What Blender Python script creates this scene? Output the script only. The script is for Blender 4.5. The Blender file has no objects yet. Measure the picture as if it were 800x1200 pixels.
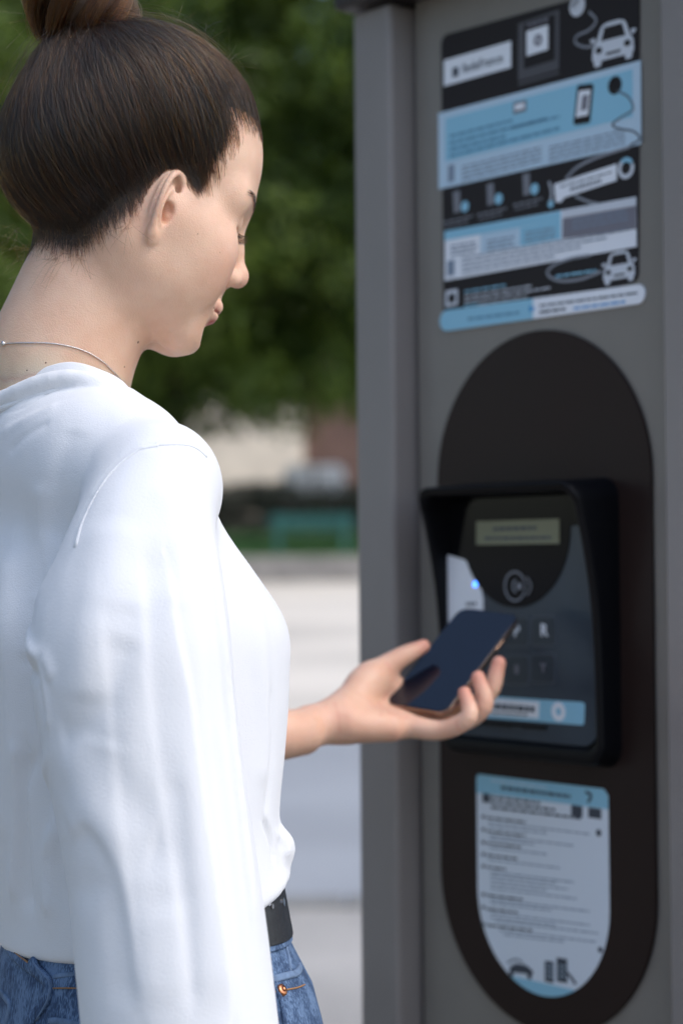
import bpy, bmesh, math, random
import numpy as np
from mathutils import Vector, Matrix, Euler
rnd = random.Random(7)
rng = np.random.default_rng(7)
SC = bpy.context.scene
COL = SC.collection

# ------------------------------------------------------------------ camera
F_PX = 2300.0
CAM = Vector((0, 0, 1.30))
CAM_R = Euler((math.radians(90 + 1.28), 0, 0)).to_matrix() @ Matrix.Rotation(-0.008, 3, 'Z')
cd = bpy.data.cameras.new('camera'); cam = bpy.data.objects.new('camera', cd); COL.objects.link(cam)
cam.matrix_world = Matrix.Translation(CAM) @ CAM_R.to_4x4()
cd.sensor_fit = 'VERTICAL'; cd.sensor_height = 36.0; cd.sensor_width = 24.0
cd.lens = F_PX / 1200 * 36.0
cd.clip_start = 0.05; cd.clip_end = 2000
cd.dof.use_dof = True; cd.dof.focus_distance = 1.455; cd.dof.aperture_fstop = 4.3
SC.camera = cam

# ------------------------------------------------------------------ world, sun
SUN_EL, SUN_AZ = math.radians(52), math.radians(118)      # azimuth clockwise from +Y
W = bpy.data.worlds.new("World"); SC.world = W; W.use_nodes = True
nt = W.node_tree; nt.nodes.clear()
sky = nt.nodes.new('ShaderNodeTexSky'); sky.sky_type = 'NISHITA'; sky.sun_disc = False
sky.sun_elevation = SUN_EL; sky.sun_rotation = SUN_AZ; sky.dust_density = 2.0; sky.ozone_density = 1.0
bg = nt.nodes.new('ShaderNodeBackground'); bg.inputs[1].default_value = 0.15
wo = nt.nodes.new('ShaderNodeOutputWorld')
nt.links.new(sky.outputs[0], bg.inputs[0]); nt.links.new(bg.outputs[0], wo.inputs[0])
sl = bpy.data.lights.new('sun', 'SUN'); sl.energy = 0.62; sl.angle = math.radians(26); sl.color = (1.0, 0.95, 0.88)
so = bpy.data.objects.new('sun', sl); COL.objects.link(so)
sun_dir = Vector((math.sin(SUN_AZ) * math.cos(SUN_EL), math.cos(SUN_AZ) * math.cos(SUN_EL), math.sin(SUN_EL)))
so.rotation_euler = sun_dir.to_track_quat('Z', 'Y').to_euler(); so.location = (3, -3, 6)
SC.view_settings.view_transform = 'Standard'; SC.view_settings.look = 'None'
SC.view_settings.exposure = 0.95; SC.view_settings.gamma = 1.0
SC.cycles.use_denoising = True

def P(px, py, Y):
    """the point of the place that the photograph shows at px, py (800x1200) when it lies Y metres in front of the camera"""
    d = CAM_R @ Vector(((px - 400) / F_PX, -(py - 600) / F_PX, -1.0))
    return CAM + d * (Y / d.y)
def ray(px, py):
    d = CAM_R @ Vector(((px - 400) / F_PX, -(py - 600) / F_PX, -1.0)); d.normalize(); return d

# ------------------------------------------------------------------ object helpers
def tag(o, label=None, cat=None, group=None, kind=None):
    if label: o['label'] = label
    if cat: o['category'] = cat
    if group: o['group'] = group
    if kind: o['kind'] = kind
    return o
def empty(name, loc=(0, 0, 0), **k):
    o = bpy.data.objects.new(name, None); COL.objects.link(o); o.location = loc
    o.empty_display_size = 0.05
    return tag(o, **k)
def link(name, me, mat=None, parent=None, smooth=False, loc=None):
    o = bpy.data.objects.new(name, me); COL.objects.link(o)
    if mat is not None and len(me.materials) == 0: me.materials.append(mat)
    if smooth: me.shade_smooth()
    if parent is not None:
        o.parent = parent
        M = Matrix.Identity(4); q = parent
        while q is not None:
            M = q.matrix_basis @ M if q is parent else q.matrix_basis @ M
            q = q.parent
        if loc is None: o.matrix_basis = M.inverted()
    if loc is not None: o.location = loc
    return o
def mesh_np(name, v, f, mat=None, parent=None, smooth=True):
    """v (n,3), f (m,k) arrays -> mesh object in world coordinates"""
    me = bpy.data.meshes.new(name)
    v = np.asarray(v, np.float32); f = np.asarray(f, np.int32)
    k = f.shape[1]
    me.vertices.add(len(v)); me.vertices.foreach_set('co', v.ravel())
    me.loops.add(f.size); me.loops.foreach_set('vertex_index', f.ravel())
    me.polygons.add(len(f)); me.polygons.foreach_set('loop_start', np.arange(0, f.size, k, dtype=np.int32))
    me.polygons.foreach_set('loop_total', np.full(len(f), k, np.int32))
    me.update(calc_edges=True)
    return link(name, me, mat, parent, smooth)
def mesh_py(name, v, f, mat=None, parent=None, smooth=False):
    me = bpy.data.meshes.new(name); me.from_pydata([tuple(a) for a in v], [], f); me.update()
    return link(name, me, mat, parent, smooth)
class MB:
    """collects simple shapes in world coordinates, one mesh at the end"""
    def __init__(s): s.v = []; s.f = []
    def add(s, v, f):
        b = len(s.v); s.v += [tuple(a) for a in v]; s.f += [[b + i for i in q] for q in f]; return s
    def box(s, o, x, y, z):
        """corner o and three edge vectors"""
        o, x, y, z = map(Vector, (o, x, y, z))
        v = [o, o + x, o + x + y, o + y, o + z, o + x + z, o + x + y + z, o + y + z]
        f = [(0, 3, 2, 1), (4, 5, 6, 7), (0, 1, 5, 4), (1, 2, 6, 5), (2, 3, 7, 6), (3, 0, 4, 7)]
        if x.cross(y).dot(z) < 0: f = [q[::-1] for q in f]
        return s.add(v, f)
    def cbox(s, c, sx, sy, sz):
        return s.box((c[0] - sx / 2, c[1] - sy / 2, c[2] - sz / 2), (sx, 0, 0), (0, sy, 0), (0, 0, sz))
    def prism(s, pts, ext):
        """planar polygon (counterclockwise seen from +ext) extruded by ext"""
        n = len(pts); ext = Vector(ext); a = [Vector(p) for p in pts]; b = [p + ext for p in a]
        f = [list(range(n))[::-1], list(range(n, 2 * n))] + [(i, (i + 1) % n, n + (i + 1) % n, n + i) for i in range(n)]
        return s.add(a + b, f)
    def tube(s, pts, r, n=8, caps=True):
        pts = [Vector(p) for p in pts]; m = len(pts)
        rr = [r] * m if not hasattr(r, '__len__') else r
        ref = None; vs = []
        for i, p in enumerate(pts):
            t = (pts[min(i + 1, m - 1)] - pts[max(i - 1, 0)]).normalized()
            if ref is None: ref = Vector((0, 0, 1)) if abs(t.z) < .9 else Vector((1, 0, 0))
            a = (ref - t * ref.dot(t)).normalized(); ref = a; b = t.cross(a)
            vs += [p + (a * math.cos(2 * math.pi * j / n) + b * math.sin(2 * math.pi * j / n)) * rr[i] for j in range(n)]
        f = [(i * n + j, i * n + (j + 1) % n, (i + 1) * n + (j + 1) % n, (i + 1) * n + j) for i in range(m - 1) for j in range(n)]
        if caps: f += [list(range(n))[::-1], [(m - 1) * n + j for j in range(n)]]
        return s.add(vs, f)
    def build(s, name, mat, parent=None, smooth=False): return mesh_py(name, s.v, s.f, mat, parent, smooth)
def bevel(o, w, seg=2):
    m = o.modifiers.new('bevel', 'BEVEL'); m.width = w; m.segments = seg; m.limit_method = 'ANGLE'; m.angle_limit = math.radians(40)
    return o

# ------------------------------------------------------------------ materials
MATS = {}
def mat(name, col, rough=.5, metal=0, bump=0, bscale=200, var=0, vscale=8, spec=.5, coat=0, sss=0, sssr=(1, .35, .2), ssscale=.006, sheen=0, emit=None, dist=None, detail=6, trans=0, ior=1.5):
    if name in MATS: return MATS[name]
    m = bpy.data.materials.new(name); m.use_nodes = True; N = m.node_tree.nodes; L = m.node_tree.links
    b = N['Principled BSDF']; I = b.inputs
    I['Base Color'].default_value = (*col, 1); I['Roughness'].default_value = rough; I['Metallic'].default_value = metal
    I['Specular IOR Level'].default_value = spec; I['Coat Weight'].default_value = coat; I['IOR'].default_value = ior
    I['Subsurface Weight'].default_value = sss; I['Subsurface Radius'].default_value = sssr; I['Subsurface Scale'].default_value = ssscale
    I['Sheen Weight'].default_value = sheen; I['Transmission Weight'].default_value = trans
    if emit: I['Emission Color'].default_value = (*emit[0], 1); I['Emission Strength'].default_value = emit[1]
    tc = N.new('ShaderNodeTexCoord')
    if var:
        n = N.new('ShaderNodeTexNoise'); n.inputs['Scale'].default_value = vscale; n.inputs['Detail'].default_value = detail
        L.new(tc.outputs['Object'], n.inputs['Vector'])
        r = N.new('ShaderNodeValToRGB'); r.color_ramp.elements[0].position = .3; r.color_ramp.elements[1].position = .7
        r.color_ramp.elements[0].color = (*[c * (1 - var) for c in col], 1); r.color_ramp.elements[1].color = (*[min(1, c * (1 + var)) for c in col], 1)
        L.new(n.outputs[0], r.inputs[0]); L.new(r.outputs[0], I['Base Color'])
        rr = N.new('ShaderNodeMapRange'); rr.inputs['To Min'].default_value = max(.02, rough - .08); rr.inputs['To Max'].default_value = min(1, rough + .08)
        L.new(n.outputs[0], rr.inputs[0]); L.new(rr.outputs[0], I['Roughness'])
    if bump:
        n = N.new('ShaderNodeTexNoise'); n.inputs['Scale'].default_value = bscale; n.inputs['Detail'].default_value = 4
        L.new(tc.outputs['Object'], n.inputs['Vector'])
        bp = N.new('ShaderNodeBump'); bp.inputs['Strength'].default_value = 1; bp.inputs['Distance'].default_value = bump
        L.new(n.outputs[0], bp.inputs['Height']); L.new(bp.outputs[0], I['Normal'])
    MATS[name] = m; return m

# ------------------------------------------------------------------ implicit surfaces (distance functions on numpy arrays)
f32 = np.float32
def A(*v): return np.array(v, f32)
def ln(v): return np.sqrt((v * v).sum(-1))
def sph(p, c, r): return ln(p - A(*c)) - r
def ell(p, c, r):
    q = (p - A(*c)) / A(*r); k0 = ln(q); k1 = ln(q / A(*r)) + 1e-9
    return k0 * (k0 - 1) / k1
def cone(p, a, b, ra, rb=None):
    rb = ra if rb is None else rb
    a = A(*a); b = A(*b); pa = p - a; ba = b - a
    h = np.clip((pa @ ba) / (ba @ ba + 1e-12), 0, 1)
    return ln(pa - h[:, None] * ba) - (ra + (rb - ra) * h)
def crom(pts, rs, n=4):
    """smooth curve through points, radii carried along"""
    P_ = np.concatenate([np.asarray(pts, float), np.asarray(rs, float)[:, None]], 1)
    P_ = np.concatenate([[2 * P_[0] - P_[1]], P_, [2 * P_[-1] - P_[-2]]]); out = []
    for i in range(1, len(P_) - 2):
        for t in np.arange(n) / n:
            a, b, c, d = P_[i - 1:i + 3]
            out.append(.5 * (2 * b + (c - a) * t + (2 * a - 5 * b + 4 * c - d) * t * t + (3 * b - a - 3 * c + d) * t ** 3))
    out.append(P_[-2]); out = np.array(out)
    return out[:, :-1], out[:, -1]
def poly(p, pts, rs, k=None, n=0):
    if n: pts, rs = crom(pts, rs, n)
    d = None
    for i in range(len(pts) - 1):
        e = cone(p, pts[i], pts[i + 1], rs[i], rs[i + 1])
        d = e if d is None else (np.minimum(d, e) if k is None else smin(d, e, k))
    return d
def smin(a, b, k):
    h = np.maximum(k - np.abs(a - b), 0) / k
    return np.minimum(a, b) - h * h * k * .25
def smax(a, b, k): return -smin(-a, -b, k)
def sstep(a, b, x):
    t = np.clip((x - a) / (b - a), 0, 1); return t * t * (3 - 2 * t)
def poly2(px, pz, pts):
    """signed distance to a closed polygon in a plane, negative inside"""
    v = np.array(pts, f32); n = len(v)
    d = np.full(px.shape, 1e9, f32); s = np.ones(px.shape, f32)
    j = n - 1
    for i in range(n):
        ex, ez = v[j] - v[i]; wx, wz = px - v[i, 0], pz - v[i, 1]
        t = np.clip((wx * ex + wz * ez) / (ex * ex + ez * ez), 0, 1)
        bx, bz = wx - ex * t, wz - ez * t
        d = np.minimum(d, bx * bx + bz * bz)
        c1 = pz >= v[i, 1]; c2 = pz < v[j, 1]; c3 = ex * wz > ez * wx
        s = np.where((c1 & c2 & c3) | (~c1 & ~c2 & ~c3), -s, s)
        j = i
    return s * np.sqrt(d)
_g = np.random.default_rng(3)
_tab = _g.random((64, 64, 64)).astype(f32)
def vnoise(p, s):
    """smooth value noise, -1..1"""
    q = p * s + 1000.0; i = np.floor(q).astype(np.int64); f = (q - i).astype(f32); f = f * f * (3 - 2 * f)
    i &= 63; j = (i + 1) & 63
    x0, y0, z0 = i[:, 0], i[:, 1], i[:, 2]; x1, y1, z1 = j[:, 0], j[:, 1], j[:, 2]
    fx, fy, fz = f[:, 0], f[:, 1], f[:, 2]
    a = _tab[x0, y0, z0] * (1 - fx) + _tab[x1, y0, z0] * fx; b = _tab[x0, y1, z0] * (1 - fx) + _tab[x1, y1, z0] * fx
    c = _tab[x0, y0, z1] * (1 - fx) + _tab[x1, y0, z1] * fx; d = _tab[x0, y1, z1] * (1 - fx) + _tab[x1, y1, z1] * fx
    return ((a * (1 - fy) + b * fy) * (1 - fz) + (c * (1 - fy) + d * fy) * fz) * 2 - 1
def surfnet(f, lo, hi, h, B=16, slack=1.6):
    """surface nets over sparse bricks; returns verts, quads"""
    lo = np.array(lo, np.float64); hi = np.array(hi, np.float64)
    nb = np.ceil((hi - lo) / (h * B)).astype(int); G = nb * B + 4
    bi = np.stack(np.meshgrid(*[np.arange(k) for k in nb], indexing='ij'), -1).reshape(-1, 3)
    cen = lo + (bi + .5) * B * h
    keep = np.abs(f(cen.astype(f32))) < B * h * .87 * slack + 2 * h
    bi = bi[keep]
    l = np.arange(-1, B + 1); loc = np.stack(np.meshgrid(l, l, l, indexing='ij'), -1)
    S = B + 2; V = []; K = []; Q = []
    co = [(x, y, z) for x in (0, 1) for y in (0, 1) for z in (0, 1)]
    ed = [(a, b) for a in range(8) for b in range(a + 1, 8) if sum(abs(co[a][i] - co[b][i]) for i in range(3)) == 1]
    def key(g): return ((g[..., 0] + 2) * (G[1] + 4) + g[..., 1] + 2) * (G[2] + 4) + g[..., 2] + 2
    for s in range(0, len(bi), 48):
        b = bi[s:s + 48]; n = len(b)
        g = b[:, None, None, None, :] * B + loc[None]
        val = f((lo + g * h).reshape(-1, 3).astype(f32)).reshape(n, S, S, S)
        sg = val < 0
        cs = sum(sg[:, x:S - 1 + x, y:S - 1 + y, z:S - 1 + z].astype(np.int8) for x, y, z in co)
        ac = (cs > 0) & (cs < 8); ii = np.argwhere(ac)
        if not len(ii): continue
        cv = np.stack([val[ii[:, 0], ii[:, 1] + x, ii[:, 2] + y, ii[:, 3] + z] for x, y, z in co], 1)
        acc = np.zeros((len(ii), 3)); cnt = np.zeros(len(ii))
        for a, c in ed:
            va, vc = cv[:, a], cv[:, c]; m = (va < 0) != (vc < 0)
            t = np.where(m, va / np.where(m, va - vc, 1), 0)
            pa = np.array(co[a], float); pc = np.array(co[c], float)
            acc += np.where(m[:, None], pa + t[:, None] * (pc - pa), 0); cnt += m
        gl = g[ii[:, 0], ii[:, 1], ii[:, 2], ii[:, 3]]
        V.append(lo + (gl + acc / cnt[:, None]) * h); K.append(key(gl))
        for ax in range(3):
            sl0 = [slice(1, B + 1)] * 3; sl1 = list(sl0); sl1[ax] = slice(2, B + 2)
            s0 = sg[(slice(None), *sl0)]; s1 = sg[(slice(None), *sl1)]
            e = np.argwhere(s0 != s1)
            if not len(e): continue
            inside = s0[tuple(e.T)]
            p = b[e[:, 0]] * B + e[:, 1:]
            u = np.zeros(3, int); w = np.zeros(3, int); u[(ax + 1) % 3] = 1; w[(ax + 2) % 3] = 1
            q = np.stack([key(p - u - w), key(p - w), key(p), key(p - u)], 1)
            q[~inside] = q[~inside][:, ::-1]
            Q.append(q)
    V = np.concatenate(V); K = np.concatenate(K); Q = np.concatenate(Q)
    uk, idx = np.unique(K, return_index=True)
    return V[idx].astype(f32), np.searchsorted(uk, Q).astype(np.int32)
def sdf_obj(name, f, lo, hi, h, mat=None, parent=None, **k):
    v, q = surfnet(f, lo, hi, h, **k)
    return mesh_np(name, v, q, mat, parent)
def march(f, px, py, y0, y1, n=160):
    """where the camera ray of pixel px, py first meets the surface f, between depths y0 and y1"""
    d = np.array(ray(px, py), f32); t = np.linspace(y0 / d[1], y1 / d[1], n).astype(f32)
    p = np.array(CAM, f32) + t[:, None] * d; v = f(p)
    i = np.argmax(v < 0)
    if v[i] >= 0: i = int(np.argmin(v)); return p[i]
    if i == 0: return p[0]
    a = v[i - 1] / (v[i - 1] - v[i]); return p[i - 1] * (1 - a) + p[i] * a
def grad(f, p, e=.002):
    p = np.asarray(p, f32).reshape(-1, 3); g = np.stack([f(p + A(*[e if i == j else 0 for j in range(3)])) - f(p - A(*[e if i == j else 0 for j in range(3)])) for i in range(3)], -1)
    return g / (ln(g)[:, None] + 1e-9)
def world_of(o):
    return o
# ================================================================== the ground
def G(y): return max(0.0, .027 * (y - 3.0))
def sheet(name, y0, y1, mt, lift=0, x=260, n=24, g=G, kind='structure'):
    ys = [y0 + (y1 - y0) * (i / n) for i in range(n + 1)]
    v = []; f = []
    for yy in ys: v += [(-x, yy, g(yy) + lift), (x, yy, g(yy) + lift)]
    f = [(2 * i, 2 * i + 1, 2 * i + 3, 2 * i + 2) for i in range(n)]
    o = mesh_py(name, v, f, mt); tag(o, kind=kind); return o
def ground_mat(name, c, var, s1, grain, rough=.85):
    m = bpy.data.materials.new(name); m.use_nodes = True; N = m.node_tree.nodes; L = m.node_tree.links; b = N['Principled BSDF']
    tc = N.new('ShaderNodeTexCoord'); n1 = N.new('ShaderNodeTexNoise'); n2 = N.new('ShaderNodeTexNoise'); n3 = N.new('ShaderNodeTexVoronoi')
    n1.inputs['Scale'].default_value = s1; n1.inputs['Detail'].default_value = 8; n2.inputs['Scale'].default_value = grain; n3.inputs['Scale'].default_value = grain * .7
    for n in (n1, n2, n3): L.new(tc.outputs['Object'], n.inputs['Vector'])
    a = N.new('ShaderNodeMath'); a.operation = 'ADD'; L.new(n1.outputs[0], a.inputs[0])
    h = N.new('ShaderNodeMath'); h.operation = 'MULTIPLY'; h.inputs[1].default_value = .5; L.new(n2.outputs[0], h.inputs[0]); L.new(h.outputs[0], a.inputs[1])
    r = N.new('ShaderNodeValToRGB'); r.color_ramp.elements[0].position = .5; r.color_ramp.elements[1].position = .95
    r.color_ramp.elements[0].color = (*[x * (1 - var) for x in c], 1); r.color_ramp.elements[1].color = (*[min(1, x * (1 + var)) for x in c], 1)
    L.new(a.outputs[0], r.inputs[0]); L.new(r.outputs[0], b.inputs['Base Color']); b.inputs['Roughness'].default_value = rough
    bp = N.new('ShaderNodeBump'); bp.inputs['Distance'].default_value = .003; L.new(n3.outputs[0], bp.inputs['Height']); L.new(bp.outputs[0], b.inputs['Normal'])
    return m
M_pave = ground_mat('pavement_stone', (.36, .335, .30), .30, .8, 90)
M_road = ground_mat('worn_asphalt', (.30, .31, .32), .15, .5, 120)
M_sand = ground_mat('pale_gravel', (.64, .575, .48), .22, .4, 60)
M_grass = ground_mat('lawn_green', (.055, .13, .028), .35, 2.5, 40)
M_kerb = mat('kerb_granite', (.22, .215, .20), .8, var=.2, vscale=5, bump=.002, bscale=60)
M_wallst = mat('border_stone', (.27, .25, .23), .85, var=.2, vscale=3, bump=.003, bscale=30)
sheet('ground', -200, 420, ground_mat('earth', (.16, .14, .11), .25, .3, 20), lift=-.05, x=420)
sheet('pavement', -12, 6.70, M_pave)
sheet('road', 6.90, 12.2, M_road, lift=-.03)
sheet('plaza', 12.2, 34.9, M_sand, lift=-.024)
kb = empty('kerb', (0, 6.8, G(6.8))); tag(kb, kind='structure')
for i in range(-9, 12):
    m = MB(); x0 = i * 1.0 + .004
    m.box((x0, 6.70, -.06), (.992, 0, 0), (0, .20, 0), (0, 0, G(6.8) + .075)); bevel(m.build('kerb_stone', M_kerb, kb), .012)
# raised border and lawn
bd = empty('border_wall', (0, 35, .86)); tag(bd, 'low pale stone border between the gravel and the lawn', 'low wall')
for i in range(-12, 12):
    m = MB(); m.box((i * 1.2 + .006, 34.9, .5), (1.188, 0, 0), (0, .35, 0), (0, 0, .80)); bevel(m.build('stone', M_wallst, bd), .02)
def GL(y): return 1.285 + .0385 * (y - 35.25)
sheet('lawn', 35.25, 52, M_grass, g=GL, x=120)
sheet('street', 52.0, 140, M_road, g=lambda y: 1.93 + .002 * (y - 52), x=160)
gr = np.random.default_rng(5)
# grass blades on the front of the lawn
nb = 26000; bx = gr.uniform(-6, 2.2, nb); by = 35.3 + gr.random(nb) * 12; bz = np.array([GL(y) for y in by]); hh = gr.uniform(.05, .13, nb); an = gr.uniform(0, 6.28, nb)
v = np.stack([np.stack([bx - .012 * np.cos(an), by - .012 * np.sin(an), bz], -1), np.stack([bx + .012 * np.cos(an), by + .012 * np.sin(an), bz], -1), np.stack([bx + gr.normal(size=nb) * .03, by + gr.normal(size=nb) * .03, bz + hh], -1)], 1).reshape(-1, 3)
tag(mesh_np('grass', v, np.arange(nb * 3).reshape(-1, 3), mat('grass_blade', (.06, .15, .03), .6), smooth=False), kind='stuff')

# ================================================================== bench
def bench(x0, x1, y, name, label):
    z = GL(y); g = mat('green_painted_wood', (.02, .12, .09), .45, var=.15, vscale=6); gi = mat('green_painted_iron', (.035, .15, .13), .5)
    b = empty(name, ((x0 + x1) / 2, y, z), label=label, cat='bench')
    for i in range(3):
        m = MB(); m.box((x0, y + .02 + i * .13, z + .41), (x1 - x0, 0, 0), (0, .11, 0), (0, 0, .035)); bevel(m.build('seat_slat', g, b), .006)
    for i in range(2):
        m = MB(); m.box((x0, y + .42 + i * .02, z + .50 + i * .13), (x1 - x0, 0, 0), (0, .03, .0), (0, .02, .11)); bevel(m.build('back_slat', g, b), .006)
    for xx in (x0 + .16, x1 - .16):
        m = MB(); m.box((xx - .045, y, z), (.09, 0, 0), (0, .07, 0), (0, .03, .42)); m.box((xx - .045, y + .36, z), (.09, 0, 0), (0, .07, 0), (0, .10, .76)); m.box((xx - .045, y + .02, z + .36), (.09, 0, 0), (0, .40, 0), (0, 0, .05))
        m.tube([(xx, y + .02, z + .42), (xx, y - .02, z + .58), (xx, y + .12, z + .64), (xx, y + .38, z + .64)], .028, 8); m.build('leg', gi, b)
    return b
bench(-1.34, .22, 36.4, 'park_bench', 'green slatted bench standing on the lawn before the railing')

# ================================================================== railing with ivy-dark hedge behind
M_iron = mat('black_iron', (.012, .013, .014), .45)
fe = empty('iron_railing', (0, 51, GL(51))); tag(fe, 'black iron railing along the back of the lawn', 'fence')
_b = MB(); _b.box((-.013, -.013, 0), (.026, 0, 0), (0, .026, 0), (0, 0, 1.30)); _b.prism([(-.02, -.02, 1.30), (.02, -.02, 1.30), (.02, .02, 1.30), (-.02, .02, 1.30)], (0, 0, .06))
bar = None
for i in range(134):
    x = -16.9 + i * .14
    if bar is None: bar = mesh_py('bar', _b.v, _b.f, M_iron); bar.parent = fe; bar.location = (x, 0, .02)
    else: c = bar.copy(); COL.objects.link(c); c.location = (x, 0, .02)
for zz in (.14, 1.18):
    m = MB(); m.box((-17, 50.97, GL(51) + zz), (19, 0, 0), (0, .05, 0), (0, 0, .05)); m.build('rail', M_iron, fe)

# ================================================================== trees
M_leafs = []
for i, c in enumerate([(.072, .112, .018), (.106, .152, .026), (.042, .072, .012), (.135, .185, .033)]):
    m = mat('leaf_green_%d' % i, c, .5, var=.3, vscale=1.2, spec=.35); N = m.node_tree.nodes; L = m.node_tree.links
    tr = N.new('ShaderNodeBsdfTranslucent'); tr.inputs[0].default_value = (c[0] * 1.8, c[1] * 1.9, c[2], 1); mx = N.new('ShaderNodeMixShader'); mx.inputs[0].default_value = .28
    out = N['Material Output']; L.new(N['Principled BSDF'].outputs[0], mx.inputs[1]); L.new(tr.outputs[0], mx.inputs[2]); L.new(mx.outputs[0], out.inputs[0])
    M_leafs.append(m)
M_bark = mat('bark', (.060, .048, .038), .9, var=.35, vscale=9, bump=.02, bscale=14)
def crown_mesh(seed, clumps, n, size):
    g = np.random.default_rng(seed); C = np.array([c[:3] for c in clumps]); R = np.array([c[3] for c in clumps]); w = R ** 2; w = w / w.sum()
    k = g.choice(len(C), n, p=w); d = norm_(g.normal(size=(n, 3))); rad = R[k] * (1 - .45 * g.random(n) ** 2)
    rad *= 1 + .22 * np.sin(d[:, 0] * 7 + k) * np.cos(d[:, 2] * 6 + k * 2)
    p = C[k] + d * rad[:, None] * np.array([1, 1, .8])
    nrm = norm_(d + g.normal(size=(n, 3)) * .7); a = norm_(np.cross(nrm, g.normal(size=(n, 3)))); b = np.cross(nrm, a)
    s = size * (.6 + .8 * g.random(n))[:, None]
    v = np.stack([p - a * s, p - b * s * .55 + a * s * .1, p + a * s, p + b * s * .55 + a * s * .1], 1).reshape(-1, 3)
    return v, np.arange(n * 4).reshape(-1, 4), k
def norm_(v): return v / (np.linalg.norm(v, axis=-1, keepdims=True) + 1e-9)
TREE_CACHE = {}
def tree(x, y, z, kind, label, group, rot=0, sc=1.0, h0=2.2, H=12.5, W=4.2):
    t = empty('tree', (x, y, z), label=label, cat='tree', group=group); t.rotation_euler = (0, 0, rot); t.scale = (sc,) * 3
    if kind not in TREE_CACHE:
        g = np.random.default_rng(40 + kind); cl = []
        for i in range(46):
            zz = h0 + .5 + (H - h0 - 1) * g.random(); a = g.random() * 6.28; r = W * (.35 + .62 * math.sqrt(g.random())) * (1.0 if zz < H - 2.5 else .7)
            cl.append((r * math.cos(a), r * math.sin(a), zz, .75 + .75 * g.random()))
        for i in range(8): cl.append((g.normal() * 1.2, g.normal() * 1.2, h0 + 1.5 + (H - h0 - 3) * i / 7, 1.9))
        v, f, k = crown_mesh(kind, cl, 42000, .115)
        me = bpy.data.meshes.new('crown'); me.vertices.add(len(v)); me.vertices.foreach_set('co', v.astype(f32).ravel()); me.loops.add(f.size); me.loops.foreach_set('vertex_index', f.astype(np.int32).ravel())
        me.polygons.add(len(f)); me.polygons.foreach_set('loop_start', np.arange(0, f.size, 4, dtype=np.int32)); me.polygons.foreach_set('loop_total', np.full(len(f), 4, np.int32))
        for m_ in M_leafs: me.materials.append(m_)
        me.polygons.foreach_set('material_index', ((k * 7 + np.random.default_rng(1).integers(0, 2, len(k))) % 4).astype(np.int32)); me.update(calc_edges=True)
        m = MB(); m.tube([(0, 0, -.2), (.03, .02, .5), (.06, .0, 2), (0, .05, h0 + .5), (.1, -.05, h0 + 3), (0, 0, H - 2)], [.34, .25, .21, .18, .13, .03], 10)
        for i in range(9):
            a = g.random() * 6.28; z0 = h0 + .2 + 5 * g.random(); l = W * (.5 + .35 * g.random())
            m.tube([(0, 0, z0), (l * .4 * math.cos(a), l * .4 * math.sin(a), z0 + .7), (l * math.cos(a), l * math.sin(a), z0 + 1.9)], [.10, .07, .02], 7)
        tm = bpy.data.meshes.new('trunk'); tm.from_pydata(m.v, [], m.f); tm.materials.append(M_bark); tm.shade_smooth()
        TREE_CACHE[kind] = (me, tm)
    me, tm = TREE_CACHE[kind]
    for nm, d in (('crown', me), ('trunk', tm)):
        o = bpy.data.objects.new(nm, d); COL.objects.link(o); o.parent = t
    return t
TR = [(-13.4, 39.6, 1, 2.2, 1.03, 'broad green tree of the front row, two places left of the face'), (-19.0, 39.0, 0, 4.1, 1.0, 'last broad green tree at the left end of the front row'), (-7.8, 39.0, 0, .3, 1.0, 'broad green tree of the front row standing behind the hair bun'),
      (-3.4, 40.5, 1, 1.4, 1.02, 'broad green tree whose crown hangs behind the face'),
      (2.9, 40.0, 0, 2.6, 1.05, 'broad green tree partly hidden by the grey kiosk')]
for x, y, k, r, s, lb in TR: tree(x, y, GL(y), k, lb, 'front row of park trees', r, s)
for i, (x, y) in enumerate([(-11.5, 57), (-6.4, 59), (8.0, 58)]):
    tree(x, y, 1.95, (i + 1) % 2, ['far tree at the left edge, its crown behind the front row', 'far tree between the cream building and the front row', 'far tree at the dark right end behind the van'][i], 'street trees beyond the railing', i * 1.9, 1.2)

for i, (x, y) in enumerate([(-15.5, -3), (-14.5, 7.5), (-16, 18)]):  # out of view, added to block bright horizon sky from the kiosk's reflections
    tree(x, y, G(y) - .02, i % 2, ['tree at the side of the gravel square, nearest the street', 'middle tree at the side of the gravel square', 'tree at the side of the gravel square, nearest the lawn'][i], 'trees along the side of the square', i * 1.3 + .5, 1.05)

tree(-2.5, 112, 2.0, 1, 'very tall tree rising behind the cream building', 'street trees beyond the railing', 2.2, 2.1)
tree(-7.6, 68, 2.0, 0, 'tall tree between the railing and the cream building', 'street trees beyond the railing', 1.1, 1.65)
tree(-16, 108, 2.0, 0, 'tall tree behind the left end of the cream building', 'street trees beyond the railing', .2, 1.9)
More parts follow.
